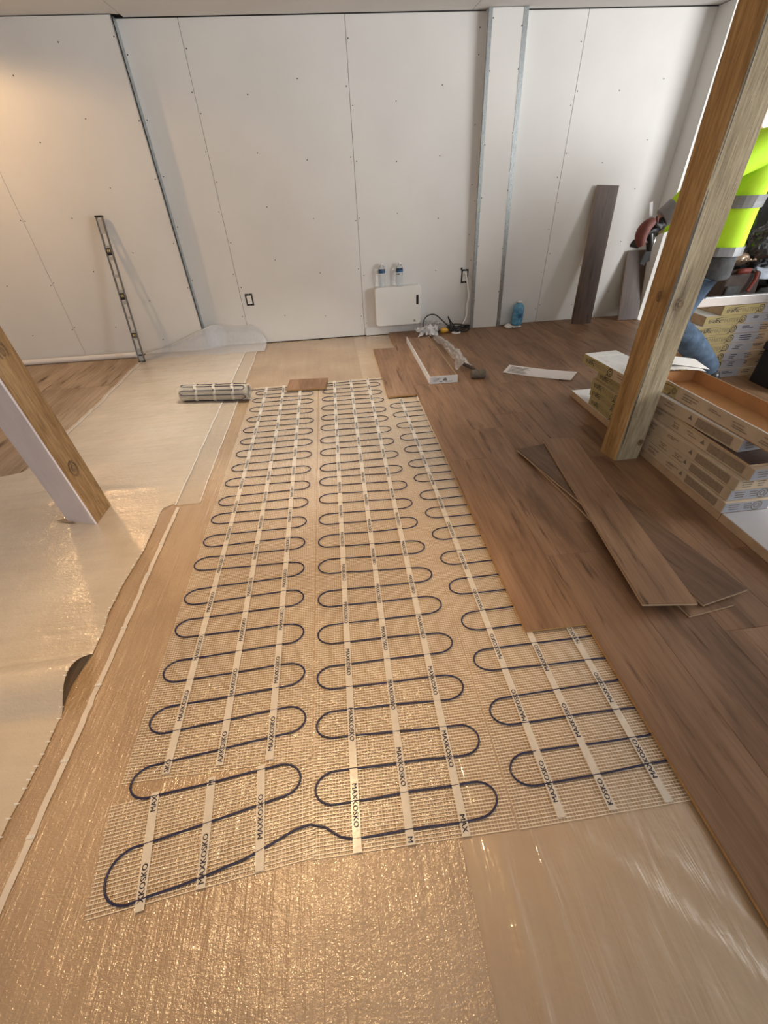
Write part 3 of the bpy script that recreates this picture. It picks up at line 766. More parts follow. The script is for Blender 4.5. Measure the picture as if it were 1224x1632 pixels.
for z0, z1, w in ((.10, .62, .0035), (.70, 1.28, .006), (1.30, 2.2, .003)):      # drying cracks beside the corner
    n = 14; mb = MB()
    for k in range(n):
        za, zb = z0 + (z1 - z0) * k / n, z0 + (z1 - z0) * (k + 1) / n
        wa = w * math.sin(math.pi * (k + .01) / n) ** .5; wb = w * math.sin(math.pi * min(.99, (k + 1) / n)) ** .5
        xa = 1.548 - .015 * za + .003 * nz(za * 4, 1); xb = 1.548 - .015 * zb + .003 * nz(zb * 4, 1)
        mb.add([(xa - wa, 1.9358, za), (xa + wa, 1.9358, za), (xb + wb, 1.9358, zb), (xb - wb, 1.9358, zb)], [(0, 1, 2, 3)])
    mb.build('drying_crack', M['stud_dark'], pr)
def knot(parent, c, ux, uy, r, n_):
    mb = MB(); c = Vector(c); ux = Vector(ux); uy = Vector(uy)
    for r0, r1, mi in ((0, .45, 0), (.7, 1.0, 0)):
        n = 18
        if r0 == 0:
            mb.add([c] + [c + ux * (r * r1 * math.cos(2 * math.pi * k / n)) + uy * (r * 1.45 * r1 * math.sin(2 * math.pi * k / n)) for k in range(n)], [(0, 1 + k, 1 + (k + 1) % n) for k in range(n)])
        else:
            L = []
            for k in range(n):
                cc, ss = math.cos(2 * math.pi * k / n), math.sin(2 * math.pi * k / n)
                L += [c + ux * (r * r0 * cc) + uy * (r * 1.45 * r0 * ss), c + ux * (r * r1 * cc) + uy * (r * 1.45 * r1 * ss)]
            mb.add(L, [(2 * k, 2 * k + 1, 2 * ((k + 1) % n) + 1, 2 * ((k + 1) % n)) for k in range(n)])
    mb.build('knot', M[n_], parent)
M['knot'] = plain('knot_wood', (.17, .10, .045), .7, 0, .4, 60)
M['knot_ring'] = plain('knot_ring_wood', (.20, .13, .07), .7, 0, .4, 60)
knot(pr, (1.585, 1.9335, .857), (1, 0, 0), (0, 0, 1), .019, 'knot_ring')
knot(pr, (1.5045, 1.985, .885), (-.16, -.985, 0), (0, 0, 1), .016, 'knot')
knot(pr, (1.655, 1.9345, .13), (1, 0, 0), (0, 0, 1), .014, 'knot')
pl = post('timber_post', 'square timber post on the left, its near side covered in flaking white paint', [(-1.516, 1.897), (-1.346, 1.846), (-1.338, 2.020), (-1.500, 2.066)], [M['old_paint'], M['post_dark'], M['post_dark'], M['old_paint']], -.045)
knot(pl, (-1.3535, 1.925, .30), (.05, 1, 0), (0, 0, 1), .030, 'knot')
knot(pl, (-1.3790, 1.945, .86), (.05, 1, 0), (0, 0, 1), .030, 'knot')
# bare plywood patch where the film was cut around the post
o = MB().add([(-1.575, 1.905, .0105), (-1.46, 1.868, .0105), (-1.508, 1.94, .0105)], [(0, 1, 2)]).build('cut_out_patch', M['subfloor'], UL)

# ------------------------------------------------------------------ pipe, spirit level
mb = MB(); mb.tube([(-3.9, 4.79, .022), (-2.12, 4.775, .022)], .0275, 20)
mb.tube([(-2.14, 4.775, .022), (-2.1185, 4.775, .022)], .0285, 20)
tag(mb.build('plastic_pipe', M['pvc'], autosmooth=50), 'long white plastic pipe lying along the foot of the left wall', 'pipe')
a, b = Vector((-2.000, 4.575, .001)), Vector((-1.985, 4.800, 1.215))
lv = thing('spirit_level', 'long aluminium spirit level leaning against the left wall beside the pipe end', 'level', a)
up = (b - a).normalized(); LV = (b - a).length
sx = Vector((1, -.10, 0)); sx = (sx - up * sx.dot(up)).normalized(); nn = sx.cross(up)
def lbox(mb, s0, s1, u0, u1, d0, d1):
    P = lambda s, u, d: a + up * s + sx * u + nn * d
    return mb.hexa([P(s0, u0, d0), P(s0, u1, d0), P(s0, u1, d1), P(s0, u0, d1), P(s1, u0, d0), P(s1, u1, d0), P(s1, u1, d1), P(s1, u0, d1)])
for u0 in (-.030, .0225):
    o = lbox(MB(), .012, LV - .012, u0, u0 + .0075, -.012, .012).build('edge_rail', M['alu_dark'], lv); bevel(o, .0015)
webs = [(.012, .13), (.215, .235), (.275, .300), (.40, .425), (.53, .56), (.625, .655), (.755, .78), (.895, .925), (.985, 1.01), (1.10, 1.21)]
for s0, s1 in webs: lbox(MB(), s0, min(s1, LV - .012), -.023, .023, -.003, .003).build('web', M['level_web'], lv)
lbox(MB(), .06, .075, -.018, .018, .0032, .0036).build('scale_mark', M['ink'], lv)
for s in (.235, .590, .955):
    f = lbox(MB(), s - .022 if s > .3 else s, s + .035 if s > .3 else s + .04, -.023, .023, -.007, .007).build('vial_holder', M['black_plastic'], lv)
    for du in (-.008, .008):
        q0 = s + .002 if s > .3 else s + .008
        MB().tube([a + up * q0 + sx * du + nn * .006, a + up * (q0 + .022) + sx * du + nn * .006], .0055, 10).build('vial', M['vial'], f, smooth=True)
for s0, s1 in ((0, .0125), (LV - .0125, LV)):
    lbox(MB(), s0, s1, -.032, .032, -.0135, .0135).build('end_cap', M['black_plastic'], lv)

# ------------------------------------------------------------------ electrical boxes
def outlet(label, x, z, w, h, lit):
    g = thing('outlet_box', label, 'outlet', (x, YW, z)); t_ = .016
    y0, y1 = YW - .004, YW + .012
    mb = MB()
    mb.box(x - w / 2, x + w / 2, y0, y1, z + h / 2 - t_, z + h / 2).box(x - w / 2, x + w / 2, y0, y1, z - h / 2, z - h / 2 + t_)
    mb.box(x - w / 2, x - w / 2 + t_, y0, y1, z - h / 2 + t_, z + h / 2 - t_).box(x + w / 2 - t_, x + w / 2, y0, y1, z - h / 2 + t_, z + h / 2 - t_)
    mb.build('frame', M['black_plastic'], g)
    MB().box(x - w / 2 + .014, x + w / 2 - .014, y0 - .002, y1 - .004, z - h / 2 + .018, z + h / 2 - .018).build('receptacle', M['white_plastic'], g)
    mb = MB()
    for dz in (-.016, .016):
        for dx in (-.006, .004): mb.box(x + dx, x + dx + .002, y0 - .0026, y0 - .0018, z + dz - .005, z + dz + .005)
    stuff(mb.build('slots', M['ink'], g))
    for dz in (h / 2 - .006, -h / 2 + .006): MB().lathe([(.004, 0), (.003, -.003)], (x, y0, z + dz), 10, 0, (0, 1, 0)).build('screw', M['galv'], g)
    return g
outlet('small black electrical box with white socket alone on the left of the wall', -.866, .442, .075, .112, True)
go = outlet('black electrical box with a white plug, left of the boxed column', 1.420, .530, .075, .130, True)
MB().box(1.375, 1.388, YW - .012, YW - .002, .59, .612).build('mounting_tab', M['black_plastic'], go)
c = thing('power_cord', 'white power cord hanging from the socket beside the column', 'cord', (1.43, YW - .03, .1))
MB().tube([(1.425, YW - .006, .555), (1.425, YW - .030, .555)], .014, 12).build('plug', M['white_plastic'], c, smooth=True)
def spline(P, n=10):
    P = [Vector(p) for p in P]; out = []
    for i in range(len(P) - 1):
        p0, p1, p2, p3 = P[max(0, i - 1)], P[i], P[i + 1], P[min(len(P) - 1, i + 2)]
        for k in range(n):
            t_ = k / n
            out.append(.5 * ((2 * p1) + (p2 - p0) * t_ + (2 * p0 - 5 * p1 + 4 * p2 - p3) * t_ ** 2 + (3 * p1 - p0 - 3 * p2 + p3) * t_ ** 3))
    return out + [P[-1]]
MB().tube(spline([(1.425, YW - .032, .555), (1.432, YW - .055, .50), (1.452, YW - .06, .40), (1.462, YW - .065, .34), (1.448, YW - .07, .25), (1.446, YW - .085, .15), (1.40, YW - .11, .07), (1.34, YW - .14, .028), (1.29, YW - .19, .027)]), .0075, 8).build('cable', M['white_plastic'], c, smooth=True)

# ------------------------------------------------------------------ wall heater with two bottles on it
def rrect(w, h, r, n=6):
    P = []
    for cx_, cy_, a0 in ((w / 2 - r, h / 2 - r, 0), (-w / 2 + r, h / 2 - r, 90), (-w / 2 + r, -h / 2 + r, 180), (w / 2 - r, -h / 2 + r, 270)):
        for k in range(n + 1):
            a = math.radians(a0 + 90 * k / n); P.append((cx_ + r * math.cos(a), cy_ + r * math.sin(a)))
    return P
hx, hz, hw, hh = .688, .298, .492, .380
h = thing('wall_heater', 'flat white panel heater with rounded corners mounted low on the wall', 'heater', (hx, YW, hz))
bevel(MB().prism(rrect(hw, hh, .035), (hx, YW - .095, hz), (1, 0, 0), (0, 0, 1), (0, 1, 0), .0945).build('casing', M['white_heater'], h), .006, 3, 50)
d = MB().prism(rrect(.024, .092, .006), (hx + .205, YW - .0975, hz + .055), (1, 0, 0), (0, 0, 1), (0, 1, 0), .003).build('display', M['black_gloss'], h)
wt = MB()
o_ = Vector((hx + .176, YW - .0962, hz - .162))
wt.prism([(-.016, 0), (.016, 0), (0, .028)], o_, (1, 0, 0), (0, 0, 1), (0, 1, 0), .0008)
s = wt.build('warning_triangle', M['ink_grey'], h)
MB().prism([(-.0115, .0028), (.0115, .0028), (0, .0235)], o_ - Vector((0, .0004, 0)), (1, 0, 0), (0, 0, 1), (0, 1, 0), .0006).prism([(-.0012, .006), (.0012, .006), (.0012, .016), (-.0012, .016)], o_ - Vector((0, .0008, 0)), (1, 0, 0), (0, 0, 1), (0, 1, 0), .0003, 1).build('warning_symbol', [M['carton_yellow'], M['ink']], s)
def bottle(name, label, x, y, z, r, hgt, liquid, lab, cap, group=None, lab_h=(.60, .72)):
    g = thing(name, label, 'bottle', (x, y, z), group)
    H_ = hgt
    prof = [(r * .80, 0), (r * .97, H_ * .03), (r, H_ * .08)]
    for k in range(4): prof += [(r * .985, H_ * (.12 + .10 * k)), (r * .94, H_ * (.15 + .10 * k)), (r * .985, H_ * (.18 + .10 * k))]
    prof += [(r, H_ * .56), (r, H_ * .72), (r * .92, H_ * .79), (r * .62, H_ * .88), (r * .40, H_ * .93), (r * .40, H_ * .955)]
    MB().lathe(prof, (x, y, z + .0005), 22).build('body', liquid, g, autosmooth=60)
    mb = MB(); mb.grid(lambda u, v: (x + (r + .0012) * math.cos(2 * math.pi * u), y + (r + .0012) * math.sin(2 * math.pi * u), z + H_ * (lab_h[0] + (lab_h[1] - lab_h[0]) * v)), 24, 1)
    mb.build('label', lab, g, smooth=True)
    MB().lathe([(r * .44, H_ * .945), (r * .45, H_ * .95), (r * .45, H_ * .99), (r * .41, H_)], (x, y, z), 16).build('cap', cap, g, autosmooth=40)
    return g
bottle('water_bottle', 'clear water bottle with dark blue label, left one on the heater', .528, YW - .045, hz + hh / 2, .035, .212, M['water'], M['label_blue'], M['white_plastic'], 'water bottles on the heater')
bottle('water_bottle', 'clear water bottle with dark blue label, right one on the heater', .712, YW - .045, hz + hh / 2, .035, .212, M['water'], M['label_blue'], M['white_plastic'], 'water bottles on the heater')
bb = bottle('washer_bottle', 'clear bottle of bright blue liquid on the boards right of the column', 2.040, YW - .085, ZT, .060, .245, M['blue_liquid'], M['blue_liquid'], M['white_plastic'], None, (.20, .66))
MB().box(2.02, 2.06, YW - .085 - .0625, YW - .085 - .0605, ZT + .085, ZT + .125).build('printed_mark', M['label_blue'], bb)

# ------------------------------------------------------------------ things on the boards by the back wall
# black cord bundle, yellow plug, crumpled plastic
g = thing('extension_cord', 'tangled black cord on the floor under the white cord', 'cord', (1.28, 4.78, ZT))
mb = MB(); zc = ZT + .008
mb.tube(spline([(1.22, 4.74, zc), (1.10, 4.77, zc + .01), (1.00, 4.78, zc + .01), (.955, 4.80, .07), (.97, 4.83, .15), (1.03, 4.845, .19), (1.10, 4.84, .185), (1.17, 4.82, .13), (1.24, 4.80, .07), (1.30, 4.79, .035)], 12), .0062, 8)
rnd = random.Random(5)
for k in range(5):
    P = []; cx_, cy_ = 1.33 + .02 * rnd.uniform(-1, 1), 4.78 + .02 * rnd.uniform(-1, 1); rx_, ry_ = .11 + .03 * rnd.random(), .035 + .02 * rnd.random(); an = rnd.uniform(-.3, .3)
    for j in range(15):
        a_ = 2 * math.pi * j / 14; xx = rx_ * math.cos(a_); yy = ry_ * math.sin(a_)
        P.append((cx_ + xx * math.cos(an) - yy * math.sin(an), cy_ + xx * math.sin(an) + yy * math.cos(an), zc + .012 * k + .012 * math.sin(a_ * 2 + k)))
    mb.tube(spline(P, 4), .0062, 7)
mb.tube(spline([(1.27, 4.80, .07), (1.24, 4.81, .14), (1.235, 4.82, .165), (1.26, 4.80, .12), (1.30, 4.77, .07)], 8), .0062, 7)
mb.build('cable', M['black_plastic'], g, smooth=True)
mb = MB(); mb.lathe([(.014, 0), (.026, .01), (.026, .05), (.020, .075), (.010, .10)], (1.135, 4.735, ZT + .027), 14, 0, (1, .1, 0)); mb.build('yellow_connector', M['yellow_plug'], g, autosmooth=40)
mb = MB(); mb.lathe([(.012, 0), (.022, .008), (.022, .05), (.012, .065)], (1.06, 4.76, ZT + .024), 12, 0, (1, -.2, 0)); mb.build('plug', M['black_plastic'], g, autosmooth=40)
tag(MB().tube(spline([(1.30 + .045 * math.cos(k * .7), 4.69 + .03 * math.sin(k * .7), ZT + .008) for k in range(9)], 6), .007, 8).build('cord_loop', M['white_plastic'], smooth=True), 'small loop of white cord lying in front of the black cord', 'cord')
def crumple(name, label, cat, fn, nu, nv, mat, amp, sc, seed, smooth=False):
    mb = MB(); mb.grid(lambda u, v: (lambda p: (p[0] + amp * nz(u * sc, v * sc, seed), p[1] + amp * nz(u * sc, v * sc, seed + 5), max(ZT + .002, p[2] + amp * 1.1 * abs(nz(u * sc, v * sc, seed + 9)))))(fn(u, v)), nu, nv)
    return tag(mb.build(name, mat, smooth=smooth), label, cat)
crumple('plastic_scrap', 'crumpled clear plastic behind the black cord at the heater foot', 'plastic', lambda u, v: (.93 + .34 * u, 4.84 + .06 * v - .02 * u, ZT + .11 * math.sin(v * 2.6) * (1 - u * .6)), 26, 14, M['wrap'], .05, 6, 3)
crumple('plastic_scrap', 'crumpled white wrapping at the far end of the opened plank carton', 'plastic', lambda u, v: (.86 + .22 * u, 4.60 + .12 * v, ZT + .02 + .06 * math.sin(v * 3)), 24, 16, sheer('white_wrap', (.80, .78, .77), .85, .2, .6, 60), .06, 5, 11)
crumple('plastic_wrap', 'long strip of crumpled clear wrap beside the opened plank carton', 'plastic', lambda u, v: (lambda w, cxx, cyy: (cxx + (v - .5) * w, cyy + .04 * v, ZT + .012 + .035 * math.sin(math.pi * v) * (.6 + u)))(.07 + .10 * abs(u - .35), 1.04 + .03 * u + .04 * math.sin(u * 3), 4.50 - .98 * u), 60, 16, M['wrap'], .035, 9, 21)
# mallet
g = thing('rubber_mallet', 'mallet with a thick grey-brown head next to the clear wrap', 'mallet', (1.14, 3.36, ZT))
bevel(MB().lathe([(.030, 0), (.036, .006), (.036, .114), (.030, .12)], (1.085, 3.370, ZT + .036), 22, 0, (1, -.07, 0)).build('head', M['rubber'], g, autosmooth=35), .002)
MB().tube([(1.14, 3.37, ZT + .045), (1.125, 3.47, ZT + .05), (1.10, 3.64, ZT + .03)], [.013, .014, .016], 10).build('handle', M['brown_leather'], g, smooth=True)
# paper slip
mb = MB(); A, B, Cc, D = [Vector(p) for p in ((1.385, 3.435, 0), (1.505, 3.60, 0), (1.985, 3.295, 0), (1.845, 3.13, 0))]
mb.grid(lambda u, v: (lambda p: (p.x, p.y, ZT + .002 + .010 * (2 * u - 1) ** 2 * (1 if u > .5 else .4)))((A * (1 - v) + B * v) * (1 - u) + (D * (1 - v) + Cc * v) * u), 20, 3)
ps = tag(mb.build('paper_slip', M['paper_pink'], smooth=True), 'long white printed paper slip lying on the boards', 'paper')
mb = MB()
for k in range(5):
    w_ = .14 - .02 * (k % 3)
    for i in range(1):
        u0, v0 = .05, .15 + .15 * k
        P = [(A * (1 - v) + B * v) * (1 - u) + (D * (1 - v) + Cc * v) * u for u, v in ((u0, v0), (u0 + w_ * 2.2, v0), (u0 + w_ * 2.2, v0 + .04), (u0, v0 + .04))]
        mb.add([(p.x, p.y, ZT + .0075) for p in P], [(0, 1, 2, 3)])
stuff(mb.build('printed_lines', M['ink_grey'], ps))
crumple('white_rag', 'crumpled white rag in front of the blue bottle', 'rag', lambda u, v: (1.865 + .19 * u, 4.715 + .06 * v, ZT + .004 + .035 * math.sin(math.pi * v) * math.exp(-((u - .2) / .25) ** 2)), 24, 12, M['fabric_white'], .018, 6, 31, True)

# ------------------------------------------------------------------ cartons
def carton_faces(mb, o, ux, uw, L, Wd, H, top_mi=1):
    o = Vector(o); ux = Vector(ux); uw = Vector(uw); uz = Vector((0, 0, 1))
    p = [o, o + ux * L, o + ux * L + uw * Wd, o + uw * Wd]; q = [x + uz * H for x in p]
    n = len(mb.v); mb.add(p + q, [(3, 2, 1, 0), (0, 1, 5, 4), (1, 2, 6, 5), (2, 3, 7, 6), (3, 0, 4, 7)], 0)
    mb.f.append((n + 4, n + 5, n + 6, n + 7)); mb.m.append(top_mi); return mb
def ringpoly(mb, c, ux, uy, r0, r1, n=18):
    L = []
    for k in range(n):
        cc, ss = math.cos(2 * math.pi * k / n), math.sin(2 * math.pi * k / n); L += [c + ux * (r0 * cc) + uy * (r0 * ss), c + ux * (r1 * cc) + uy * (r1 * ss)]
    mb.add(L, [(2 * k, 2 * k + 1, 2 * ((k + 1) % n) + 1, 2 * ((k + 1) % n)) for k in range(n)])
def rect(mb, o, ux, uy, a, b, c, d, mi=0): mb.add([o + ux * a + uy * c, o + ux * b + uy * c, o + ux * b + uy * d, o + ux * a + uy * d], [(0, 1, 2, 3)], mi)
TMW = text_w('trafficMASTER'); TRW = text_w('traffic')
def carton_print(g, o, ux, n, L, H, yellow, zone2, swatch=True, scale=1.0, z2len=.30, brand=True):
    """print on the long side: o bottom-left corner, ux reading direction, n outward normal"""
    o = Vector(o) + Vector(n) * .0008; ux = Vector(ux); uz = Vector((0, 0, 1)); e = Vector(n) * .0006
    ly = .30 * scale
    if brand:
        rect(m1 := MB(), o, ux, uz, .0015, ly + .02, .0015, H - .0015); m1.build('yellow_panel', yellow, g)
        mb = MB(); sz = .044 * scale; w1 = TRW * sz
        for q in (0, .0012): mb.text('traffic', o + e * (1 + q * 100) + ux * (.03 + q) + uz * (H * .28), ux, uz, sz)
        c0 = o + e + ux * (ly - .002) + uz * (H * .52)
        ringpoly(mb, c0, ux, uz, .021 * scale, .026 * scale); ringpoly(mb, c0, ux, uz, .009 * scale, .0135 * scale)
        mb.add([c0 + ux * -.022 - uz * .012, c0 + ux * -.017 - uz * .018, c0 + ux * -.034 - uz * .036 * min(1, H / .07), c0 + ux * -.037 - uz * .034 * min(1, H / .07)], [(0, 1, 2, 3)])
        S = [(.03, .66), (.075, .74), (.12, .80), (.16, .83), (.20, .84), (.16, .80), (.12, .76), (.075, .70)]
        mb.add([o + e + ux * x + uz * (H * y) for x, y in S], [tuple(range(len(S)))])
        stuff(mb.build('brand_lettering', M['ink'], g))
        mb = MB(); mb.text('MASTER', o + e + ux * (.032 + w1) + uz * (H * .28), ux, uz, sz * .86); stuff(mb.build('brand_lettering', M['ink_faint'] if zone2 is None else M['ink_grey'], g))
        if zone2 is not None:
            rect(m1 := MB(), o, ux, uz, ly + .022, ly + .02 + z2len, .0015, H - .0015); m1.build('lilac_panel', zone2, g)
    rr = random.Random(int(o.z * 1000) + 3)
    mb = MB(); x = ly + .06
    while x < (L * .70 if swatch else L * .93):
        w_ = rr.uniform(.06, .12)
        for k in range(rr.randint(2, 3)):
            yy = H * (.68 - .2 * k) + rr.uniform(-.003, .003)
            rect(mb, o, ux, uz, x + rr.uniform(0, .02), x + w_ * rr.uniform(.55, 1), yy, yy + .0052); mb.v[-4:] = [tuple(Vector(q) + e) for q in mb.v[-4:]]
        x += w_ + rr.uniform(.03, .07)
    stuff(mb.build('printed_lines', M['ink'] if zone2 is not None else M['ink_faint'], g))
    if swatch:
        rect(m1 := MB(), o + e, ux, uz, L * .795, L * .965, H * .16, H * .86); m1.build('printed_swatch', M['ink_faint'], g)
        c0 = o + e + ux * (L * .765) + uz * (H * .42)
        MB().add([c0 - ux * .013, c0 + ux * .013, c0 + uz * .024], [(0, 1, 2)]).build('warning_triangle', M['ink_grey'], g)
def end_print(g, o, ux, n, Wd, H, mat, logo=False):
    o = Vector(o) + Vector(n) * .0008; ux = Vector(ux); uz = Vector((0, 0, 1)); e = Vector(n) * .0006
    rect(m1 := MB(), o, ux, uz, .002, Wd - .002, .002, H - .002); m1.build('end_panel', mat, g)
    mb = MB()
    for k in range(3):
        for x0, x1 in ((.02, .075), (.095, .135)): rect(mb, o + e, ux, uz, x0 + .006 * k, x1, H * (.7 - .22 * k), H * (.7 - .22 * k) + .005)
    if logo:
        c0 = o + e + ux * .165 + uz * H * .5; ringpoly(mb, c0, ux, uz, .021, .026); ringpoly(mb, c0, ux, uz, .009, .0135)
    stuff(mb.build('printed_lines', M['ink_grey'], g))

SL_T = .066
M['shade_grey'] = plain('shaded_top_grey', (.40, .385, .39), .35, 0, .05, 5, .4)  # grey carries the shade on the near end of the white slab
for y0, L, mt, lab in ((1.352, 1.508, 'carton_white', 'long flat white-topped carton under the stack behind the right post'), (-.3, 1.65, 'shade_grey', 'flat carton at the right edge, nearest to us, shade painted grey on its top')):
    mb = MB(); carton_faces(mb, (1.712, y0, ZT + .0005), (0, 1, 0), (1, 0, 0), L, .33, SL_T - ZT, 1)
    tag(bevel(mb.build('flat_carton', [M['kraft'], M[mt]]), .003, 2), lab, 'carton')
ordn = ['lowest', 'second', 'third', 'fourth']
H1 = .0585; zc = SL_T + .001
for k in range(4):
    dx = [.006, .004, -.004, .012][k]; dy = [0, .014, .010, -.004][k]
    o = Vector((1.710 + dx, 2.615 + dy, zc)); ux = Vector((.010 * (k - 1), -1, 0)).normalized(); uw = Vector((0, 0, 1)).cross(ux) * 1.0
    uw = Vector((-ux.y, ux.x, 0)); L = 1.265
    lab = ['lowest carton of printed boards in the stack behind the right post', 'second carton from the bottom in the stack behind the right post', 'third carton from the bottom in the stack behind the right post', 'fourth carton up, open on top, brown board showing through the gap'][k]
    mb = MB(); carton_faces(mb, o, ux, uw, L, .235, H1, 0)
    g = mb.build('flooring_carton', [M['kraft_pale'], M['carton_white']], origin=o); tag(bevel(g, .0015, 1), lab, 'carton', 'cartons stacked behind the right post')
    carton_print(g, o, ux, -uw, L, H1, M['carton_yellow'], None)
    end_print(g, o + ux * L, uw, ux, .235, H1, M['kraft_pale'] if k == 2 else M['carton_lilac'], k in (0, 1))
    zc += H1 + .0012
tp = Vector((1.773, 1.40, zc))
o = board_mesh(MB(), 1.738, 1.935, 1.372, 2.58, zc, zc + .011, .0012).build('floor_plank', [M['lam_grey'], M['lam_edge_pale']], g); zc += .012
th = math.radians(4.2); ux = Vector((math.sin(th), -math.cos(th), 0)); uw = Vector((math.cos(th), math.sin(th), 0))
o = Vector((1.668, 2.735, zc)); L = 1.265
mb = MB(); carton_faces(mb, o, ux, uw, L, .235, .062, 1)
g = tag(bevel(mb.build('flooring_carton', [M['kraft_pale'], M['carton_white']], origin=o), .0015, 1), 'skewed carton with a white wrapped top, far end sticking out left of the right post', 'carton', 'cartons stacked behind the right post')
carton_print(g, o, ux, -uw, L, .062, M['carton_yellow'], None); end_print(g, o + ux * L, uw, ux, .235, .062, M['carton_lilac'])
mb = MB(); mb.grid(lambda u, v: (lambda p: (p.x, p.y, zc + .0635 + .012 * abs(nz(u * 7, v * 5, 2))))(o + ux * (.10 + .35 * u) + uw * (.03 + .2 * v)), 22, 12)
mb.build('clear_film', M['wrap'], g); zc += .0645
# open carton tray on top
tz = zc; th = math.radians(1.8); ux = Vector((math.sin(th), -math.cos(th), 0)); uw = Vector((math.cos(th), math.sin(th), 0)); o = Vector((1.748, 2.14, tz)); L, Wd, Ht = 1.27, .262, .066
tr = thing('open_carton', 'empty open carton tray with brown inside on top of the stack', 'carton', o)
uz = Vector((0, 0, 1)); th_ = .004
def obox(mb, a0, a1, b0, b1, c0, c1):
    P = lambda a_, b_, c_: o + ux * a_ + uw * b_ + uz * c_
    return mb.hexa([P(a0, b0, c0), P(a1, b0, c0), P(a1, b1, c0), P(a0, b1, c0), P(a0, b0, c1), P(a1, b0, c1), P(a1, b1, c1), P(a0, b1, c1)])
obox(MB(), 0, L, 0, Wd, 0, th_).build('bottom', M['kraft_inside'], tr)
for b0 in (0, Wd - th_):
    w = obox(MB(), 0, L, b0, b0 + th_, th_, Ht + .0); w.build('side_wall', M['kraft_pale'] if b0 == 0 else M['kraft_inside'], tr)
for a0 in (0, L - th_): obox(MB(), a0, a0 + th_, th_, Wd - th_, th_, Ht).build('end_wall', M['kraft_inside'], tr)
sw = [x for x in tr.children if x.name.startswith('side_wall')][0]
carton_print(sw, o, ux, -uw, L, Ht, M['carton_yellow'], None, True, .62)
mb = MB(); mb.tube([o + ux * (.02 + 1.24 * k / 30) + uw * .002 + uz * (Ht + .001 + .0015 * nz(k * .4, 1)) for k in range(31)], [.0022 + .0018 * abs(nz(k * .6, 3)) for k in range(31)], 6); mb.build('torn_top_edge', M['carton_white'], tr)
mb = MB(); mb.tube([o + ux * (.02 + 1.24 * k / 30) + uw * (Wd - .002) + uz * (Ht + .001 + .0015 * nz(k * .4, 7)) for k in range(31)], [.0012 + .0016 * abs(nz(k * .6, 8)) for k in range(31)], 6); mb.build('torn_top_edge', M['kraft_pale'], tr)
# folded papers at the far end of the tray
for k, lab in ((0, 'white folded sheet at the far end of the open tray, underneath'), (1, 'white folded sheet at the far end of the open tray, on top')):
    mb = MB(); oo = Vector((1.78 + .04 * k, 2.145 + .03 * k, tz + Ht + .004 + .011 * k))
    mb.grid(lambda u, v: (lambda p: (p.x, p.y, p.z + .012 * math.sin(u * 3 + k) + .004 * nz(u * 4, v * 4, k)))(oo + Vector((.24 * u + .03 * v, .02 + .16 * v - .08 * u, .004 * v))), 12, 8)
    tag(mb.build('folded_paper', M['paper'], smooth=True), lab, 'paper')

# opened plank carton on the boards
oc = Vector((.718, 4.50, ZT)); ux = Vector((.004, -1, 0)).normalized(); uw = Vector((1, .004, 0)); uz = Vector((0, 0, 1)); o = oc; L, Wd, Ht = 1.185, .238, .058
bx = thing('opened_carton', 'opened white carton of brown boards on the floor, labelled end towards us', 'carton', oc)
obox(MB(), 0, L, 0, Wd, 0.0005, .004).build('bottom', M['carton_white'], bx)
obox(MB(), .0, L, 0, .004, .004, Ht).build('side_wall', M['carton_white'], bx)
obox(MB(), .0, L, Wd - .004, Wd, .004, Ht * .8).build('side_wall', M['kraft'], bx)
w = obox(MB(), L - .004, L, .004, Wd - .004, .004, Ht + .004).build('end_wall', M['carton_white'], bx)
mb = MB(); q = o + ux * (L + .0008)
mb.add([q + uw * a_ + uz * b_ for a_, b_ in ((.11, .022), (.112, .034), (.118, .042), (.128, .045), (.138, .042), (.143, .034), (.145, .022))], [tuple(range(7))])
for k in range(3): rect(mb, q, uw, uz, .03, .09 - .012 * k, .040 - .010 * k, .0435 - .010 * k)
rect(mb, q, uw, uz, .085, .105, .012, .018)
for k in range(9): rect(mb, q, uw, uz, .13 + .007 * k, .133 + .007 * k, .010, .018)
stuff(mb.build('printed_label', M['ink_grey'], w))
for k in range(4):
    z0 = ZT + .0045 + .0118 * k
    board_mesh(MB(), .730, .942, 3.325, 4.50 - .012 * k, z0, z0 + .0112, .0012).build('floor_plank', [M['lam'], M['lam_edge_pale']], bx)

# back stack of cartons with an aluminium rail on top
zc = ZT + .001; H2 = .0665
labs = ['lowest carton of the shaded stack behind the worker', 'second carton up in the shaded stack behind the worker', 'third carton up in the shaded stack behind the worker', 'fourth carton up in the shaded stack behind the worker', 'fifth carton up in the shaded stack behind the worker', 'sixth carton up in the shaded stack behind the worker', 'seventh carton up in the shaded stack, just under the topmost one', 'topmost carton of the shaded stack, shifted right under the metal rail']
for k in range(8):
    dx = [.0, .012, -.006, .004, .010, 0.0, .045, .15][k]; o = Vector((2.63 + dx, 2.96 + random.uniform(-.004, .004), zc)); ux = Vector((1, 0, 0)); uw = Vector((0, 1, 0))
    mb = MB(); carton_faces(mb, o, ux, uw, 1.265, .27, H2, 1)
    g = tag(bevel(mb.build('flooring_carton', [M['kraft'], M['carton_white']], origin=o), .0015, 1), labs[k], 'carton', 'cartons in the shaded stack')
    carton_print(g, o, ux, -uw, 1.265, H2, M['carton_yellow'], M['carton_lilac'], False, 1.0, .20)
    end_print(g, o + uw * .27, -uw, -ux, .27, H2, M['kraft'])
    zc += H2 + .0012
RZ = zc
ra_ = MB().box(2.40, 4.0, 2.952, 2.992, RZ + .0005, RZ + .062)
rl = tag(bevel(ra_.build('aluminium_rail', M['alu']), .003, 2), 'bare aluminium rail lying on top of the shaded carton stack', 'rail')

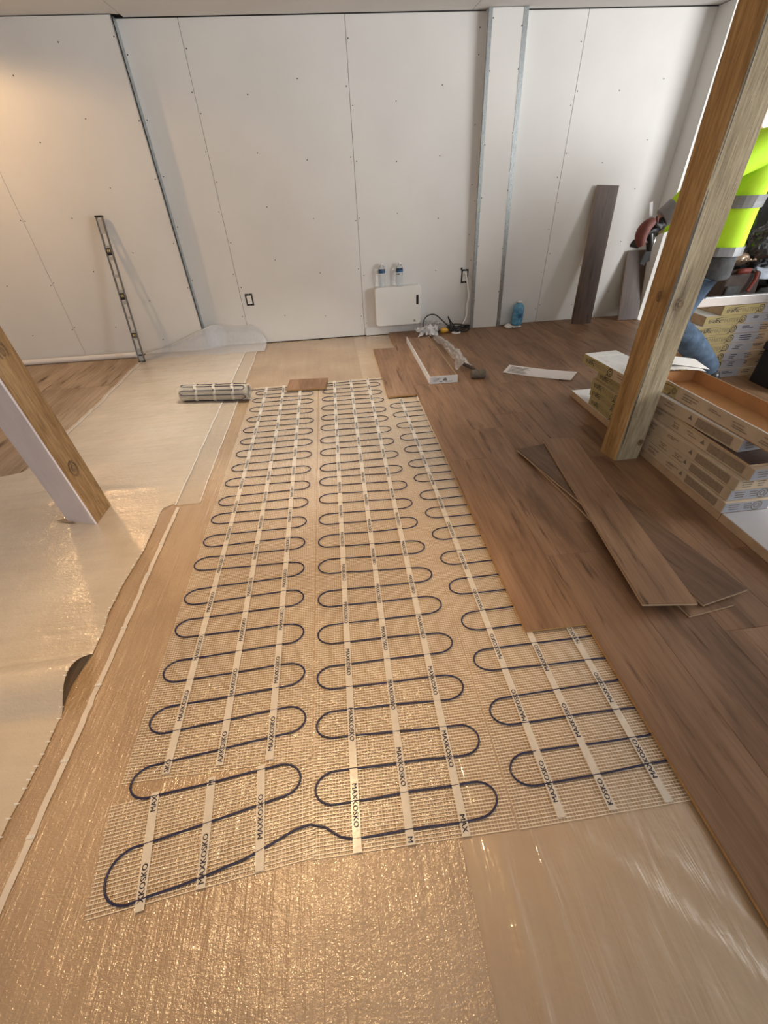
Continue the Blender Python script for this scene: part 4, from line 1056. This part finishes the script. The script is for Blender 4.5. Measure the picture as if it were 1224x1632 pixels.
# ------------------------------------------------------------------ dark clutter on and behind the stack
def blob(name, mat, c, r, amp, sc, seed, parent=None, sub=4, zmin=None, sharp=0.0):
    bm = bmesh.new(); bmesh.ops.create_icosphere(bm, subdivisions=sub, radius=1.0)
    c = Vector(c); par = Vector(ORG[parent.name]) if parent else c
    for v in bm.verts:
        p = v.co.copy(); k = 1 + amp * noise.noise(p * sc + Vector((seed, 0, 0))) + amp * .5 * noise.noise(p * sc * 2.3 + Vector((0, seed, 0)))
        if sharp: k += sharp * (1 - abs(noise.noise(p * sc * 1.7 + Vector((seed, seed, 0))))) ** 4
        q = Vector((p.x * r[0] * k, p.y * r[1] * k, p.z * r[2] * k)) + c
        if zmin is not None: q.z = max(q.z, zmin)
        v.co = q - par
    me = bpy.data.meshes.new(name); bm.to_mesh(me); bm.free(); me.materials.append(mat); me.polygons.foreach_set('use_smooth', [True] * len(me.polygons))
    o = bpy.data.objects.new(name, me); COL.objects.link(o)
    if parent: o.parent = parent
    else: o.location = c
    ORG[o.name] = tuple(par); return o
zt = RZ + .001
tag(blob('plastic_bag', M['black_gloss'], (3.065, 3.14, zt + .345), (.135, .085, .13), .30, 1.6, 3, zmin=None, sharp=.12), 'shiny black plastic bag heaped on the tool bag', 'bag')
tag(blob('plastic_bag', M['black_gloss'], (3.42, 3.15, zt + .24), (.125, .085, .25), .3, 1.5, 8, zmin=zt, sharp=.12), 'shiny black plastic bag at the right end of the carton stack', 'bag')
tag(blob('plastic_bag', M['black_gloss'], (3.55, 3.62, .75), (.42, .36, .76), .22, 1.3, 14, zmin=ZT + .001, sharp=.10), 'tall black plastic bag on the floor behind the carton stack', 'bag')
tag(blob('plastic_bag', M['black_gloss'], (3.98, 2.38, .66), (.34, .36, .66), .22, 1.3, 19, zmin=ZT + .001, sharp=.10), 'added unseen black plastic bag right of the toolbox, shading the carton stack', 'bag')  # out-of-view bag added to keep daylight off the back stack
g = thing('tool_bag', 'dark brown tool bag with red grips standing behind the metal rail', 'bag', (2.90, 3.11, zt))
bevel(MB().hexa([(2.76, 3.03, zt), (3.06, 3.03, zt), (3.06, 3.19, zt), (2.76, 3.19, zt), (2.79, 3.05, zt + .19), (3.05, 3.05, zt + .19), (3.05, 3.17, zt + .19), (2.79, 3.17, zt + .19)]).build('body', M['brown_leather'], g), .02, 3)
bevel(MB().box(2.79, 2.90, 3.012, 3.029, zt + .03, zt + .11).build('pocket', M['charcoal'], g), .008, 2)
MB().tube(spline([(2.80, 3.06, zt + .18), (2.83, 3.05, zt + .200), (2.90, 3.045, zt + .206), (2.96, 3.05, zt + .200), (2.99, 3.06, zt + .18)]), .010, 8).build('handle', M['brown_leather'], g, smooth=True)
MB().tube([(2.835, 3.025, zt + .200), (2.915, 3.022, zt + .202)], .017, 10).build('grip', M['red'], g, smooth=True)
MB().tube(spline([(2.99, 3.035, zt + .19), (2.985, 3.02, zt + .14), (2.955, 3.015, zt + .07)]), .012, 8).build('grip', M['red'], g, smooth=True)
kp = blob('knee_pad', M['copper'], (2.845, 3.10, zt + .268), (.085, .06, .042), .2, 1.5, 4, sub=3); tag(kp, 'bronze-brown padded knee guard lying on the tool bag', 'pad')
for k in range(4): MB().tube([(2.80 + .034 * k, 3.028, zt + .262), (2.815 + .034 * k, 3.022, zt + .272), (2.83 + .034 * k, 3.03, zt + .262)], .007, 7).build('ridge', M['copper'], kp, smooth=True)
mb = MB(); P = [Vector((3.075, 3.10, zt + .13)), Vector((3.20, 3.10, zt + .12)), Vector((3.20, 3.14, zt + .18)), Vector((3.075, 3.14, zt + .20))]
mb.grid(lambda u, v: (P[0] * (1 - u) + P[1] * u) * (1 - v) + (P[3] * (1 - u) + P[2] * u) * v + Vector((0, .012 * nz(u * 3, v * 3), 0)), 8, 6)
tag(mb.build('plastic_sheet', M['bluewhite'], smooth=True), 'pale blue plastic scrap sticking out beside the tool bag', 'plastic')
g = thing('cloth_heap', 'black work clothes heaped along the rail at the right', 'clothing', (3.15, 3.06, zt))
blob('garment', M['charcoal'], (3.135, 3.05, zt + .035), (.06, .04, .045), .3, 2.2, 23, g, 3, zt)
blob('garment', M['black_plastic'], (3.235, 3.05, zt + .06), (.065, .04, .085), .3, 2.2, 29, g, 3, zt)
g = thing('toolbox', 'black plastic toolbox on the floor at the right edge before the cartons', 'toolbox', (3.37, 2.70, ZT))
bevel(MB().box(3.16, 3.58, 2.56, 2.86, ZT + .001, ZT + .24).build('body', M['black_plastic'], g), .012, 3)
bevel(MB().box(3.15, 3.59, 2.55, 2.87, ZT + .241, ZT + .30).build('lid', M['black_plastic'], g), .012, 3)
MB().tube(spline([(3.26, 2.70, ZT + .30), (3.27, 2.70, ZT + .35), (3.46, 2.70, ZT + .35), (3.47, 2.70, ZT + .30)]), .010, 8).build('handle', M['black_plastic'], g, smooth=True)
MB().box(3.23, 3.26, 2.538, 2.549, ZT + .21, ZT + .27).build('latch', M['alu'], g)

# ------------------------------------------------------------------ worker
def skin_mesh(name, J, E, mat, parent=None, sub=2, root=0):
    """J: list of (x,y,z,rx[,ry]); E: edges"""
    par = Vector(ORG[parent.name]) if parent else Vector(J[root][:3])
    me = bpy.data.meshes.new(name); me.from_pydata([Vector(j[:3]) - par for j in J], E, []); me.update()
    o = bpy.data.objects.new(name, me); COL.objects.link(o)
    o.modifiers.new('skin', 'SKIN'); o.modifiers['skin'].use_smooth_shade = True
    sd = o.modifiers.new('sub', 'SUBSURF'); sd.levels = sub; sd.render_levels = sub
    for i, j in enumerate(J):
        sv = me.skin_vertices[0].data[i]; sv.radius = (j[3], j[4] if len(j) > 4 else j[3]); sv.use_root = (i == root)
    dg = bpy.context.evaluated_depsgraph_get(); m2 = bpy.data.meshes.new_from_object(o.evaluated_get(dg))
    bpy.data.objects.remove(o, do_unlink=True); m2.name = name; m2.materials.clear(); m2.materials.append(mat)
    m2.polygons.foreach_set('use_smooth', [True] * len(m2.polygons))
    o = bpy.data.objects.new(name, m2); COL.objects.link(o)
    if parent: o.parent = parent
    else: o.location = par
    ORG[o.name] = tuple(par); return o
# facing -x, bent slightly forward, one heel raised; s = near side (towards the camera, smaller y)
PE = Vector((2.285, 2.70, .90)); YN, YF = 2.60, 2.80
J = [(2.285, 2.70, .92, .085, .085), (2.285, 2.70, 1.08, .085, .085), (2.275, 2.70, 1.25, .095, .10), (2.265, 2.70, 1.40, .08, .09), (2.235, 2.70, 1.485, .052), (2.215, 2.70, 1.545, .055),
     (2.205, 2.70, 1.62, .092, .078), (2.205, 2.70, 1.70, .088, .075),
     (2.265, 2.56, 1.405, .040), (2.03, 2.54, 1.315, .038), (1.835, 2.60, 1.138, .028), (1.805, 2.605, 1.105, .026),
     (2.265, 2.84, 1.39, .040), (2.15, 2.90, 1.15, .043), (1.98, 2.83, 1.05, .030), (1.92, 2.80, 1.03, .030),
     (2.25, 2.64, .84, .055), (2.16, 2.61, .575, .045), (2.585, 2.67, .21, .036), (2.48, 2.66, .07, .034),
     (2.275, 2.77, .84, .055), (2.16, 2.80, .47, .048), (2.23, 2.80, .11, .042), (2.10, 2.80, .055, .040)]
E_ = [(0, 1), (1, 2), (2, 3), (3, 4), (4, 5), (5, 6), (6, 7), (3, 8), (8, 9), (9, 10), (10, 11), (3, 12), (12, 13), (13, 14), (14, 15), (0, 16), (16, 17), (17, 18), (18, 19), (0, 20), (20, 21), (21, 22), (22, 23)]
pers = skin_mesh('person', J, E_, M['skin'])
tag(pers, 'person in yellow hi-vis jacket and jeans behind the right post, gloved hand holding a tool', 'person')
# face and hair
for dy in (-.032, .032): MB().lathe([(.001, 0), (.010, .003), (.011, .008)], (2.121, 2.70 + dy, 1.665), 10, 0, (1, 0, 0)).build('eye', M['black_plastic'], pers, smooth=True)
MB().hexa([(2.122, 2.688, 1.615), (2.090, 2.694, 1.618), (2.090, 2.706, 1.618), (2.122, 2.712, 1.615), (2.122, 2.692, 1.665), (2.118, 2.697, 1.665), (2.118, 2.703, 1.665), (2.122, 2.708, 1.665)]).build('nose', M['skin'], pers, smooth=True)
MB().tube([(2.118, 2.678, 1.590), (2.109, 2.70, 1.592), (2.118, 2.722, 1.590)], .006, 8).build('mouth', M['red'], pers, smooth=True)
for dy in (-.082, .082): MB().lathe([(.026, 0), (.028, .006), (.014, .012)], (2.215, 2.70 + dy - (.006 if dy < 0 else -.006), 1.655), 12, 0, (0, 1 if dy > 0 else -1, 0)).build('ear', M['skin'], pers, smooth=True)
blob('hair', M['hair'], (2.222, 2.70, 1.725), (.105, .088, .085), .06, 3, 2, pers, 3, 1.655)
# jacket: torso, two sleeves, reflective bands
JK = [(2.288, 2.70, .945, .135, .19), (2.288, 2.70, .965, .135, .19), (2.288, 2.70, 1.10, .132, .182), (2.285, 2.70, 1.25, .138, .190), (2.268, 2.70, 1.40, .10, .17), (2.25, 2.70, 1.50, .085, .085),
      (2.268, 2.545, 1.41, .085), (2.15, 2.54, 1.385, .080), (2.03, 2.54, 1.315, .076), (1.93, 2.57, 1.225, .066), (1.850, 2.595, 1.155, .046),
      (2.268, 2.855, 1.385, .078), (2.15, 2.90, 1.15, .062), (2.0, 2.84, 1.06, .050)]
jk = skin_mesh('hi_vis_jacket', JK, [(0, 1), (1, 2), (2, 3), (3, 4), (4, 5), (4, 6), (6, 7), (7, 8), (8, 9), (9, 10), (4, 11), (11, 12), (12, 13)], M['hivis'], pers)
def band(parent, z0, z1, rx, ry, cx_, cy_):
    mb = MB(); n = 40
    mb.grid(lambda u, v: (cx_ + rx * math.copysign(abs(math.cos(2 * math.pi * u)) ** .8, math.cos(2 * math.pi * u)), cy_ + ry * math.copysign(abs(math.sin(2 * math.pi * u)) ** .8, math.sin(2 * math.pi * u)), z0 + (z1 - z0) * v + .006 * math.sin(2 * math.pi * u * 3)), n, 2)
    return mb.build('reflective_band', M['reflective'], parent, smooth=True)
def body_band(z0, z1, pad=.004):
    """follow the jacket's own cross-section"""
    me = jk.data; par = Vector(ORG[jk.name]); mb = MB(); n = 40; rows = []
    for z in (z0, (z0 + z1) / 2, z1):
        ring = []
        P = [v.co + par for v in me.vertices if abs(v.co.z + par.z - z) < .035 and v.co.x + par.x > 2.08]
        for k in range(n):
            a_ = 2 * math.pi * k / n; dd = Vector((math.cos(a_), math.sin(a_), 0)); best = max((Vector((p.x - 2.285, p.y - 2.70, 0)).dot(dd) for p in P), default=.13)
            ring.append((2.285 + dd.x * (best + pad), 2.70 + dd.y * (best + pad), z))
        rows.append(ring)
    for i in range(2):
        for k in range(n):
            k2 = (k + 1) % n; mb.add([rows[i][k], rows[i][k2], rows[i + 1][k2], rows[i + 1][k]], [(0, 1, 2, 3)])
    mb.build('reflective_band', M['reflective'], jk, smooth=True)
body_band(1.165, 1.222); body_band(.94, .985)
skin_mesh('waist_cloth', [(2.300, 2.70, .80, .125, .165), (2.300, 2.70, .82, .125, .165), (2.295, 2.70, .90, .128, .17), (2.288, 2.70, 1.0, .12, .16)], [(0, 1), (1, 2), (2, 3)], M['charcoal'], pers)
w0, w1 = Vector((1.885, 2.585, 1.180)), Vector((1.825, 2.600, 1.130)); ax = (w1 - w0).normalized()
MB().lathe([(.052, 0), (.056, .004), (.050, .066), (.046, .070)], w0, 24, 0, ax).build('cuff', M['reflective'], jk, autosmooth=40)
# trousers
skin_mesh('jeans', [(2.255, 2.70, .86, .105, .13), (2.22, 2.64, .78, .090), (2.135, 2.61, .575, .080), (2.38, 2.645, .40, .086), (2.575, 2.667, .245, .070), (2.612, 2.671, .205, .064),
                    (2.25, 2.77, .77, .098), (2.16, 2.80, .48, .080), (2.20, 2.80, .28, .074), (2.23, 2.80, .13, .064)],
          [(0, 1), (1, 2), (2, 3), (3, 4), (4, 5), (0, 6), (6, 7), (7, 8), (8, 9)], M['denim'], pers)
for P in ([(2.618, 2.675, .215, .058), (2.645, 2.672, .165, .062), (2.54, 2.665, .09, .052), (2.46, 2.66, .06, .042)], [(2.245, 2.80, .14, .052), (2.245, 2.80, .075, .055), (2.16, 2.80, .062, .048), (2.08, 2.80, .055, .040)]):
    skin_mesh('boot', P, [(0, 1), (1, 2), (2, 3)], M['black_plastic'], pers)
# gloved near hand: palm plus five fingers closed round the tool
hp = Vector((1.812, 2.603, 1.098))
JG = [(1.862, 2.598, 1.140, .038), (1.825, 2.602, 1.108, .036), (1.795, 2.605, 1.078, .032)]
EG = [(0, 1), (1, 2)]
for k in range(4):                                             # fingers curl forward and down round the grip
    yy = 2.572 + .021 * k; l = [.9, 1.0, .97, .82][k]; b = len(JG)
    JG += [(1.776, yy, 1.086 - .004 * k, .0125), (1.752, yy, 1.070 - .004 * k, .0115), (1.750, yy, 1.070 - .034 * l, .0105), (1.768, yy, 1.070 - .050 * l, .0095)]
    EG += [(2, b), (b, b + 1), (b + 1, b + 2), (b + 2, b + 3)]
b = len(JG); JG += [(1.812, 2.566, 1.106, .014), (1.788, 2.553, 1.110, .012), (1.768, 2.556, 1.120, .010)]; EG += [(1, b), (b, b + 1), (b + 1, b + 2)]
gl = skin_mesh('glove', JG, EG, M['glove'], pers)
mb = MB(); mb.tube(spline([(1.772, 2.566, 1.128), (1.734, 2.566, 1.105), (1.720, 2.566, 1.062), (1.738, 2.566, 1.018)]), [.018 + .015 * math.sin(math.pi * k / 30) for k in range(31)], 12)
mb.build('palm_patch', M['glove_palm'], gl, smooth=True)
MB().tube([(1.790, 2.568, 1.120), (1.782, 2.565, 1.150)], [.009, .007], 8).build('finger_tip', M['glove_palm'], gl, smooth=True)
JG2 = [(1.985, 2.835, 1.055, .040), (1.94, 2.81, 1.035, .036), (1.905, 2.795, 1.022, .032)]; EG2 = [(0, 1), (1, 2)]
for k in range(4):
    yy = 2.765 + .021 * k; b = len(JG2); JG2 += [(1.882, yy, 1.018, .0125), (1.856, yy, 1.004, .0115), (1.846, yy, .978, .0105)]; EG2 += [(2, b), (b, b + 1), (b + 1, b + 2)]
b = len(JG2); JG2 += [(1.925, 2.760, 1.04, .014), (1.90, 2.745, 1.03, .011)]; EG2 += [(1, b), (b, b + 1)]
skin_mesh('glove', JG2, EG2, M['glove'], pers)
# tool in the hand: dark body with jaws below, silver blade above
g = thing('hand_tool', 'black hand tool with a silver blade held in the gloved hand', 'tool', (1.80, 2.60, 1.06))
MB().tube([(1.776, 2.60, 1.105), (1.792, 2.602, 1.06), (1.812, 2.606, 1.02), (1.822, 2.61, .985)], [.014, .021, .019, .013], 12).build('body', M['black_plastic'], g, smooth=True)
MB().bar((1.822, 2.61, .99), (1.800, 2.605, .915), .012, .030, (1, 0, 0)).bar((1.824, 2.61, .985), (1.835, 2.612, .93), .010, .020, (1, 0, 0)).build('jaw', M['black_plastic'], g)
MB().bar((1.775, 2.590, 1.105), (1.735, 2.585, 1.212), .003, .017, (1, 0, 0)).build('blade', M['alu'], g)
MB().tube([(1.832, 2.60, 1.0), (1.826, 2.597, 1.05)], .006, 8).build('lever', M['alu'], g, smooth=True)
